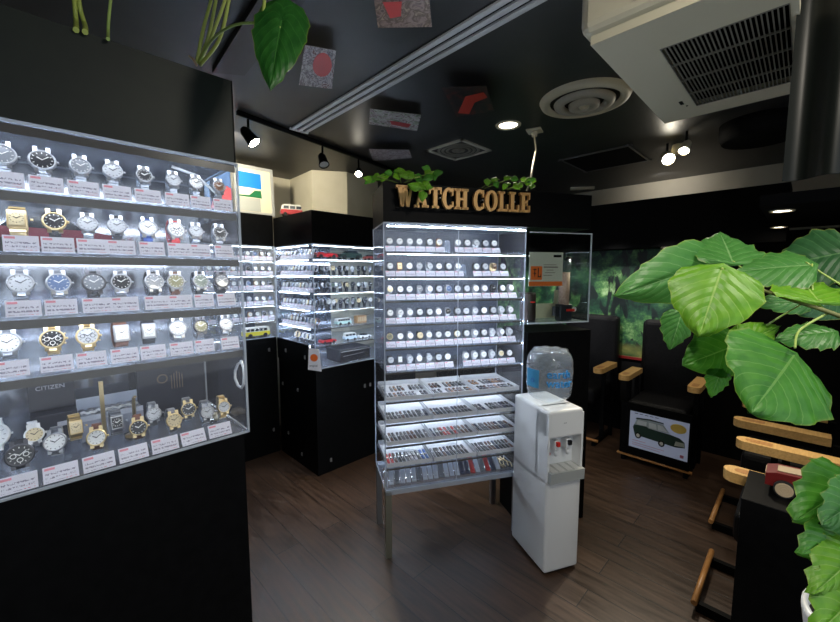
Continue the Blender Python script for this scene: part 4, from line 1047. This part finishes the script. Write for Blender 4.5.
def cdep(u, v, z):
    r = cF + cR*((u-420)/FPX) + cU*((311-v)/FPX); return (z-H)/r.z
def ceilpic(px, z, *a): hung('ceiling_photo', px, [cdep(u, v, zz) for (u, v), zz in zip(px, z)], *a)
ell = lambda cx, cy, a, b, n=16: [(cx+a*math.cos(2*PI*i/n), cy+b*math.sin(2*PI*i/n)) for i in range(n)]
ceilpic([(372,-14),(428,-16),(432,27),(378,28)], (2.63,2.63,2.60,2.60), photo_mat('photo_engine', [(.10,.06,.05),(.35,.22,.17),(.12,.07,.04),(.45,.30,.2)], 5, 1.0), 'photo print of machinery on the ceiling near the top edge', ('red_patch', [(.15,.35),(.5,.35),(.45,.7),(.25,.75)], red_br))
ceilpic([(305,45),(336,51),(332,89),(299,85)], (2.6,2.6,2.58,2.58), photo_mat('photo_redcar', [(.12,.02,.02),(.5,.42,.42),(.10,.06,.08),(.6,.5,.5)], 7, 3.0), 'photo print with a shiny red helmet shape beside the big leaf', ('red_helmet', ell(.62,.38,.30,.30), red_br))
ceilpic([(370,109),(421,115),(417,131),(369,124)], (2.60,2.60,2.60,2.60), photo_mat('photo_race', [(.04,.06,.03),(.25,.3,.2),(.5,.48,.5),(.12,.05,.05),(.4,.38,.4)], 7, 5.0), 'narrow race paddock photo print on the ceiling, above a fainter one', ('red_car', [(.4,.55),(.85,.6),(.8,.85),(.45,.8)], red))
ceilpic([(442,88),(486,86),(494,111),(457,117)], (2.60,2.60,2.60,2.60), photo_mat('photo_f1', [(.015,.015,.02),(.04,.035,.035),(.14,.03,.03)], 4, 7.0), 'black photo print of a red racing car hanging from the ceiling', ('red_car', [(.08,.85),(.45,.30),(.9,.2),(.95,.4),(.6,.55),(.35,.95)], mat('race_red', (.55,.05,.03), .4)))
ceilpic([(369,149),(409,150),(412,158),(373,161)], (2.60,2.60,2.60,2.60), photo_mat('photo_faint', [(.05,.04,.04),(.35,.32,.33),(.12,.08,.09),(.3,.28,.3)], 8, 9.0), 'faint grey photo print on the ceiling just above the sign plants')

# ================================================================ PLANTS
LM = [leaf_mat('leaf_bright', (.10,.31,.012), (.17,.40,.022), (.45,.66,.18)), leaf_mat('leaf_mid', (.04,.20,.018), (.08,.29,.03), (.24,.48,.12)), leaf_mat('leaf_dark', (.018,.085,.025), (.03,.12,.04), (.12,.28,.1)), leaf_mat('leaf_jade', (.045,.19,.035), (.08,.26,.055), (.30,.52,.22))]
def leaf(B, Tp, Sd, m, parent, name='leaf', droop=.15, ruf=.04, bell=.3, notch=.10, cup=None, seed=0, nu=14, nv=16, ridge=.012):
    """B petiole joint, Tp tip, Sd a point on the right-hand rim at the widest place"""
    ax = Tp-B; L = ax.length; mid = B+ax*.38; wv = Sd-mid; wv = wv-ax.normalized()*wv.dot(ax.normalized()); W = wv.length; wd = wv.normalized(); a = ax.normalized()
    nrm = wd.cross(a).normalized()
    if nrm.dot(Vector((0,0,H))-B) < 0: nrm = -nrm
    rr = random.Random(seed); p0 = rr.uniform(0,6)
    g = MB(); uvl = g.bm.loops.layers.uv.active; grid = []
    def width(t):
        q = (t+notch)/(1+notch)
        q = min(max(q, 0), 1)
        return (math.sin(PI*q**.62)**.72)*(1-.25*q**6)
    for j in range(nv+1):
        tt = -notch+(1+notch)*(j/nv); row = []
        for i in range(-nu, nu+1):
            s_ = i/nu; w = W*width(tt)*(1+.035*math.sin(tt*21+p0))
            t2 = tt if tt >= 0 else tt*min(1, abs(s_)*2.2)
            ph = (tt-abs(s_)*.33)*7.5*2*PI
            off = -droop*L*(s_*s_*.55+t2*t2*.5) + ruf*L*(s_**4)*math.sin(ph*.6+p0*(1 if s_ > 0 else 1.7)) + ridge*L*math.cos(ph)*min(1, abs(s_)*3)*(1-.3*abs(s_)) - .02*L*math.exp(-(s_*9)**2)
            co = B + a*(L*(t2+.10*abs(s_)*(1-tt)*bell)) + wd*(s_*w) + nrm*off
            row.append(g.bm.verts.new(co))
        grid.append(row)
    for j in range(nv):
        for i in range(2*nu):
            try: f_ = g.bm.faces.new((grid[j][i], grid[j][i+1], grid[j+1][i+1], grid[j+1][i]))
            except ValueError: continue
            f_.smooth = True
            for lp, (ii, jj) in zip(f_.loops, ((i,j),(i+1,j),(i+1,j+1),(i,j+1))): lp[uvl].uv = (ii/(2*nu), jj/nv)
    o = g.build(name, m, None)
    o.parent = parent; o.location = -parent.location
    return o
def px_leaf(b, tp, sd, m, parent, **k): return leaf(at(*b), at(*tp), at(*sd), m, parent, **k)
big = empty('potted_ficus', (1.25,-.165,.6755), label='large broad-leaved green plant reaching in from the right edge', cat='plant')
BL = [
 ((716,262,1.02),(624,296,.95),(680,306,1.00),3,dict(droop=.12,ruf=.02)),
 ((733,261,.95),(721,229,1.06),(764,245,.98),3,dict(droop=.10,ruf=.03)),
 ((812,264,.86),(732,268,.93),(790,247,.92),3,dict(droop=.15,ruf=.03)),
 ((842,252,.95),(764,268,1.08),(806,290,.98),2,dict(droop=.1)),
 ((722,268,.86),(700,334,.82),(767,297,.80),0,dict(droop=.13,ruf=.03,ridge=.014)),
 ((739,344,.87),(684,366,.90),(716,385,.88),1,dict(droop=.12,ruf=.03)),
 ((722,368,.89),(713,398,.89),(731,383,.89),1,dict(droop=.1)),
 ((735,346,.84),(784,325,.86),(768,352,.84),0,dict(droop=.10,notch=.06)),
 ((796,354,.78),(757,412,.73),(846,402,.75),1,dict(droop=.12,ruf=.03,ridge=.014,notch=.05)),
 ((819,300,.80),(797,272,.88),(842,281,.84),0,dict(droop=.1)),
 ((834,331,.78),(777,334,.80),(812,346,.76),3,dict(droop=.2,ruf=.06)),
 ((812,300,.95),(756,302,.97),(785,314,.95),3,dict(droop=.1)),
 ((682,312,.97),(672,350,.97),(694,335,.97),3,dict(droop=.1)),
 ((842,292,.95),(798,312,.95),(830,325,.93),2,dict(droop=.1)),
 ((852,482,.80),(806,522,.74),(852,534,.76),1,dict(droop=.16)),
 ((846,532,.76),(808,556,.72),(838,572,.73),1,dict(droop=.16)),
 ((860,552,.74),(822,596,.68),(866,600,.70),0,dict(droop=.16)),
 ((862,590,.72),(828,636,.66),(880,640,.70),0,dict(droop=.16)),
 ((862,498,.76),(826,526,.72),(862,538,.74),3,dict(droop=.1)),
 ((850,560,.77),(812,552,.74),(832,578,.74),1,dict(droop=.1)),
]
for i, (b_, tp, sd, mi, k) in enumerate(BL): px_leaf(b_, tp, sd, LM[mi], big, seed=i, **k)
def stem(pts, r, r1, parent, m, name='stem'):
    P = [at(*p) for p in pts]
    # smooth
    Q = []
    for i in range(len(P)-1):
        p0, p1, p2, p3 = P[max(i-1,0)], P[i], P[i+1], P[min(i+2,len(P)-1)]
        for k in range(6):
            t_ = k/6; Q.append(.5*((2*p1)+(p2-p0)*t_+(2*p0-5*p1+4*p2-p3)*t_*t_+(3*p1-p0-3*p2+p3)*t_**3))
    Q.append(P[-1])
    o = MB().tube(Q, r, seg=7, r1=r1).build(name, m); o.parent = parent; o.location = -parent.location; return o
barkm = mat('green_brown_stem', (.16,.17,.06), .6); petm = mat('pale_petiole', (.30,.42,.10), .5)
trunkbase = Vector((.95,-.25,.95))
o = MB().tube([Vector((1.25,-.165,.85)), Vector((1.22,-.16,1.15)), Vector((1.1,-.16,1.35)), Vector((.95,-.14,1.5)), at(850,320,.78)], .012, seg=8, r1=.007).build('trunk', barkm); o.parent = big; o.location = -big.location
stem([(850,320,.78),(820,309,.80),(785,298,.84),(763,290,.88)], .005, .003, big, barkm, 'branch')
stem([(763,290,.88),(745,300,.9),(722,268,.86)], .0025, .002, big, petm, 'petiole')
stem([(840,318,.79),(815,300,.82),(812,264,.86)], .0025, .002, big, petm, 'petiole')
stem([(850,290,.80),(825,275,.84),(806,262,.87)], .0022, .0015, big, petm, 'petiole')
stem([(830,312,.80),(800,330,.79),(795,348,.76)], .0025, .002, big, petm, 'petiole')
stem([(800,305,.82),(775,320,.86),(737,345,.88)], .002, .0016, big, petm, 'petiole')
stem([(763,290,.88),(750,275,.93),(733,261,.95)], .002, .0016, big, petm, 'petiole')
stem([(763,290,.88),(740,272,.98),(714,262,1.02)], .002, .0016, big, petm, 'petiole')
stem([(855,300,.80),(835,305,.8),(819,300,.80)], .002, .0016, big, petm, 'petiole')
# its pot on a plain black stand
PX, PY = 1.25, -.165
tag(MB().box(PX-.09,PX+.09,PY-.09,PY+.09,0,.675).build('plant_stand', black), 'narrow black stand under the white pot at the lower right corner', 'stand')
g = MB(); g.lathe([(0,0),(.085,0),(.095,.012),(.122,.19),(.122,.205),(.112,.205),(.108,.18)], M=T(PX,PY,.6755), seg=36, close=False)
o = g.build('pot', whitep); o.parent = big; o.location = -big.location
g = MB(); g.lathe([(0,.178),(.109,.180)], M=T(PX,PY,.6755), seg=30, close=False)
o = g.build('soil', mat('dark_soil', (.02,.014,.01), .9)); o.parent = big; o.location = -big.location

# top-left plant on cabinet
hp = empty('water_grown_plant', (.365,1.25,2.201), label='green plant with one big split leaf on top of the left cabinet', cat='plant')
px_leaf((281,20,.92),(269,84,.87),(305,48,.91), leaf_mat('leaf_deep', (.012,.085,.012), (.03,.15,.02), (.10,.30,.06), .25), hp, seed=50, droop=.10, notch=.42, bell=.0, ridge=.004, ruf=.02, name='leaf')
ys = mat('yellow_green_stalk', (.35,.42,.08), .5)
for pts in ([(198,64,1.13),(208,38,1.12),(216,0,1.10),(219,-20,1.1)], [(199,64,1.13),(212,35,1.1),(225,0,1.08),(228,-20,1.08)], [(200,65,1.13),(219,40,1.08),(229,0,1.05),(231,-15,1.05)], [(197,62,1.13),(203,30,1.12),(211,0,1.12),(212,-15,1.12)]):
    stem(pts, .005, .004, hp, ys, 'stalk')
stem([(199,63,1.13),(212,40,1.08),(232,26,1.0),(258,23,.95),(281,28,.92)], .0035, .003, hp, petm, 'petiole')
stem([(262,22,.93),(264,5,.93),(266,-20,.93)], .004, .004, hp, ys, 'stalk')
g = MB().tube([at(197,66,1.135), at(193,59,1.13), at(189,56,1.13)], .003, seg=6).build('root', mat('root_brown', (.3,.2,.1), .7)); g.parent = hp; g.location = -hp.location
hp2 = empty('water_grown_plant', (.115,1.23,2.201), label='pair of yellowing stalks rising from the left cabinet top', cat='plant')
for pts in ([(76,30,cdep(76,27,2.201)),(76,22,.98),(75,8,.98),(72,-25,.98)], [(85,32,cdep(85,29,2.201)),(85,25,1.0),(80,8,.99),(76,-25,.98)]): stem(pts, .006, .005, hp2, ys, 'stalk')
hp3 = empty('water_grown_plant', (.17,1.25,2.201), label='single thin green stalk between the yellow stalks and leafy plant', cat='plant')
stem([(108,39,cdep(108,36,2.201)),(108,33,1.02),(109,15,1.02),(113,-20,1.02)], .004, .0035, hp3, petm, 'stalk')

# ivy on the sign box
def ivy(name, label, regs, n, seed, base, sz=.055, bias=0):
    t = empty(name, base, label=label, cat='plant'); r = random.Random(seed)
    for i in range(n):
        cx, cy, rx, ry, dpt = regs[i % len(regs)]
        u, v = cx+r.uniform(-rx,rx), cy+r.uniform(-ry,ry); d_ = dpt+r.uniform(-.06,.06)
        B = at(u, v, d_); ang = r.uniform(PI*.9, PI*2.1); L = sz*r.uniform(.7,1.2)
        dirv = (cR*math.cos(ang)+cU*math.sin(ang)*.8-cF*r.uniform(.1,.6)).normalized()
        sd = dirv.cross(-cF*1+cU*r.uniform(0,.8)).normalized()
        leaf(B, B+dirv*L, B+dirv*L*.38+sd*L*.42, LM[r.choice([0,0,1])], t, seed=i+seed, nu=4, nv=6, ridge=0, droop=.25)
    for cx, cy, rx, ry, dpt in regs:
        P0_ = at(cx-rx, cy+ry*.3, dpt); P1_ = at(cx+rx, cy-ry*.2, dpt)
        o = MB().tube([Vector((base[0],base[1],base[2]+.01)), (P0_+P1_)/2, P1_], .003, seg=5).build('vine', petm); o.parent = t; o.location = -t.location
    return t
ivy('trailing_ivy', 'bright green trailing ivy spilling over the left end of the sign box', [(377,176,8,4,2.12),(398,172,10,5,2.12),(412,178,8,6,2.05),(424,186,6,5,1.95),(431,172,3,3,2.1)], 34, 5, tl(.12,.08,2.137))
ivy('small_pothos', 'small bright green plant on the sign box above the letters', [(492,180,7,3,2.2),(506,180,8,4,2.2)], 12, 9, tl(.60,.12,2.137), sz=.04)
ivy('small_pothos', 'small bright green plant under the hanging cable on the sign box', [(521,182,5,3,2.25),(531,180,5,4,2.25)], 12, 21, tl(.76,.12,2.137), sz=.04)

# ================================================================ LIGHT
def area(name, loc, aim, w, h, e, col=(1,1,1)):
    l = bpy.data.lights.new(name, 'AREA'); l.shape = 'RECTANGLE'; l.size = w; l.size_y = h; l.energy = e; l.color = col
    o = bpy.data.objects.new(name, l); C.objects.link(o); o.location = loc
    o.rotation_euler = (Vector(aim)-Vector(loc)).to_track_quat('-Z', 'Y').to_euler(); return o
# cool soft fill added behind the camera, standing in for daylight
area('added_rear_fill', (.25,-1.38,1.5), (.9,1.5,.9), 2.6, 1.7, 11, (.86,.93,1))
# warm fill spots added without fittings to lift the dim parts
def lamp(name, loc, aim, e, size, col=(1,.93,.8), blend=.6):
    l = bpy.data.lights.new(name, 'SPOT'); l.energy = e; l.color = col; l.spot_size = size; l.spot_blend = blend; l.shadow_soft_size = .04
    o = bpy.data.objects.new(name, l); C.objects.link(o); o.location = loc; o.rotation_euler = (Vector(aim)-Vector(loc)).to_track_quat('-Z', 'Y').to_euler()
lamp('added_plant_fill', (.35,.35,2.6), (.95,.12,1.6), 27, 1.0)  # added to brighten the plant, no fitting there
for yy in (.9, 1.35, 1.8, 2.3, 2.8): lamp('added_mural_fill', (3.2,yy,2.6), (4.32,yy,1.22), 70, .52, (1,.97,.9), .5)  # added row that lifts the mural, no fittings there
lamp('added_back_wall_fill', (1.0,2.9,2.6), (1.7,3.9,2.35), 34, 1.9, (1,.90,.68))  # added to brighten the cream back wall
lamp('added_band_fill', (4.45,1.1,2.6), (4.86,1.1,2.5), 2.4, 2.6, (1,.93,.85), .8)  # added to brighten the pale wall band above the header
area('ceiling_lamp_near', (.9,-.5,2.6), (1.1,.3,1.0), .25, .25, 9, (1,.92,.78))
w = bpy.data.worlds.new('world'); bpy.context.scene.world = w; w.use_nodes = True
w.node_tree.nodes['Background'].inputs[0].default_value = (.35,.45,.6,1); w.node_tree.nodes['Background'].inputs[1].default_value = .25
sc = bpy.context.scene
sc.view_settings.view_transform = 'Standard'; sc.view_settings.look = 'None'; sc.view_settings.gamma = 1; sc.view_settings.use_curve_mapping = False
sc.view_settings.exposure = .72
try:
    sc.cycles.transparent_max_bounces = 48; sc.cycles.max_bounces = 8; sc.cycles.sample_clamp_indirect = 4
except Exception: pass
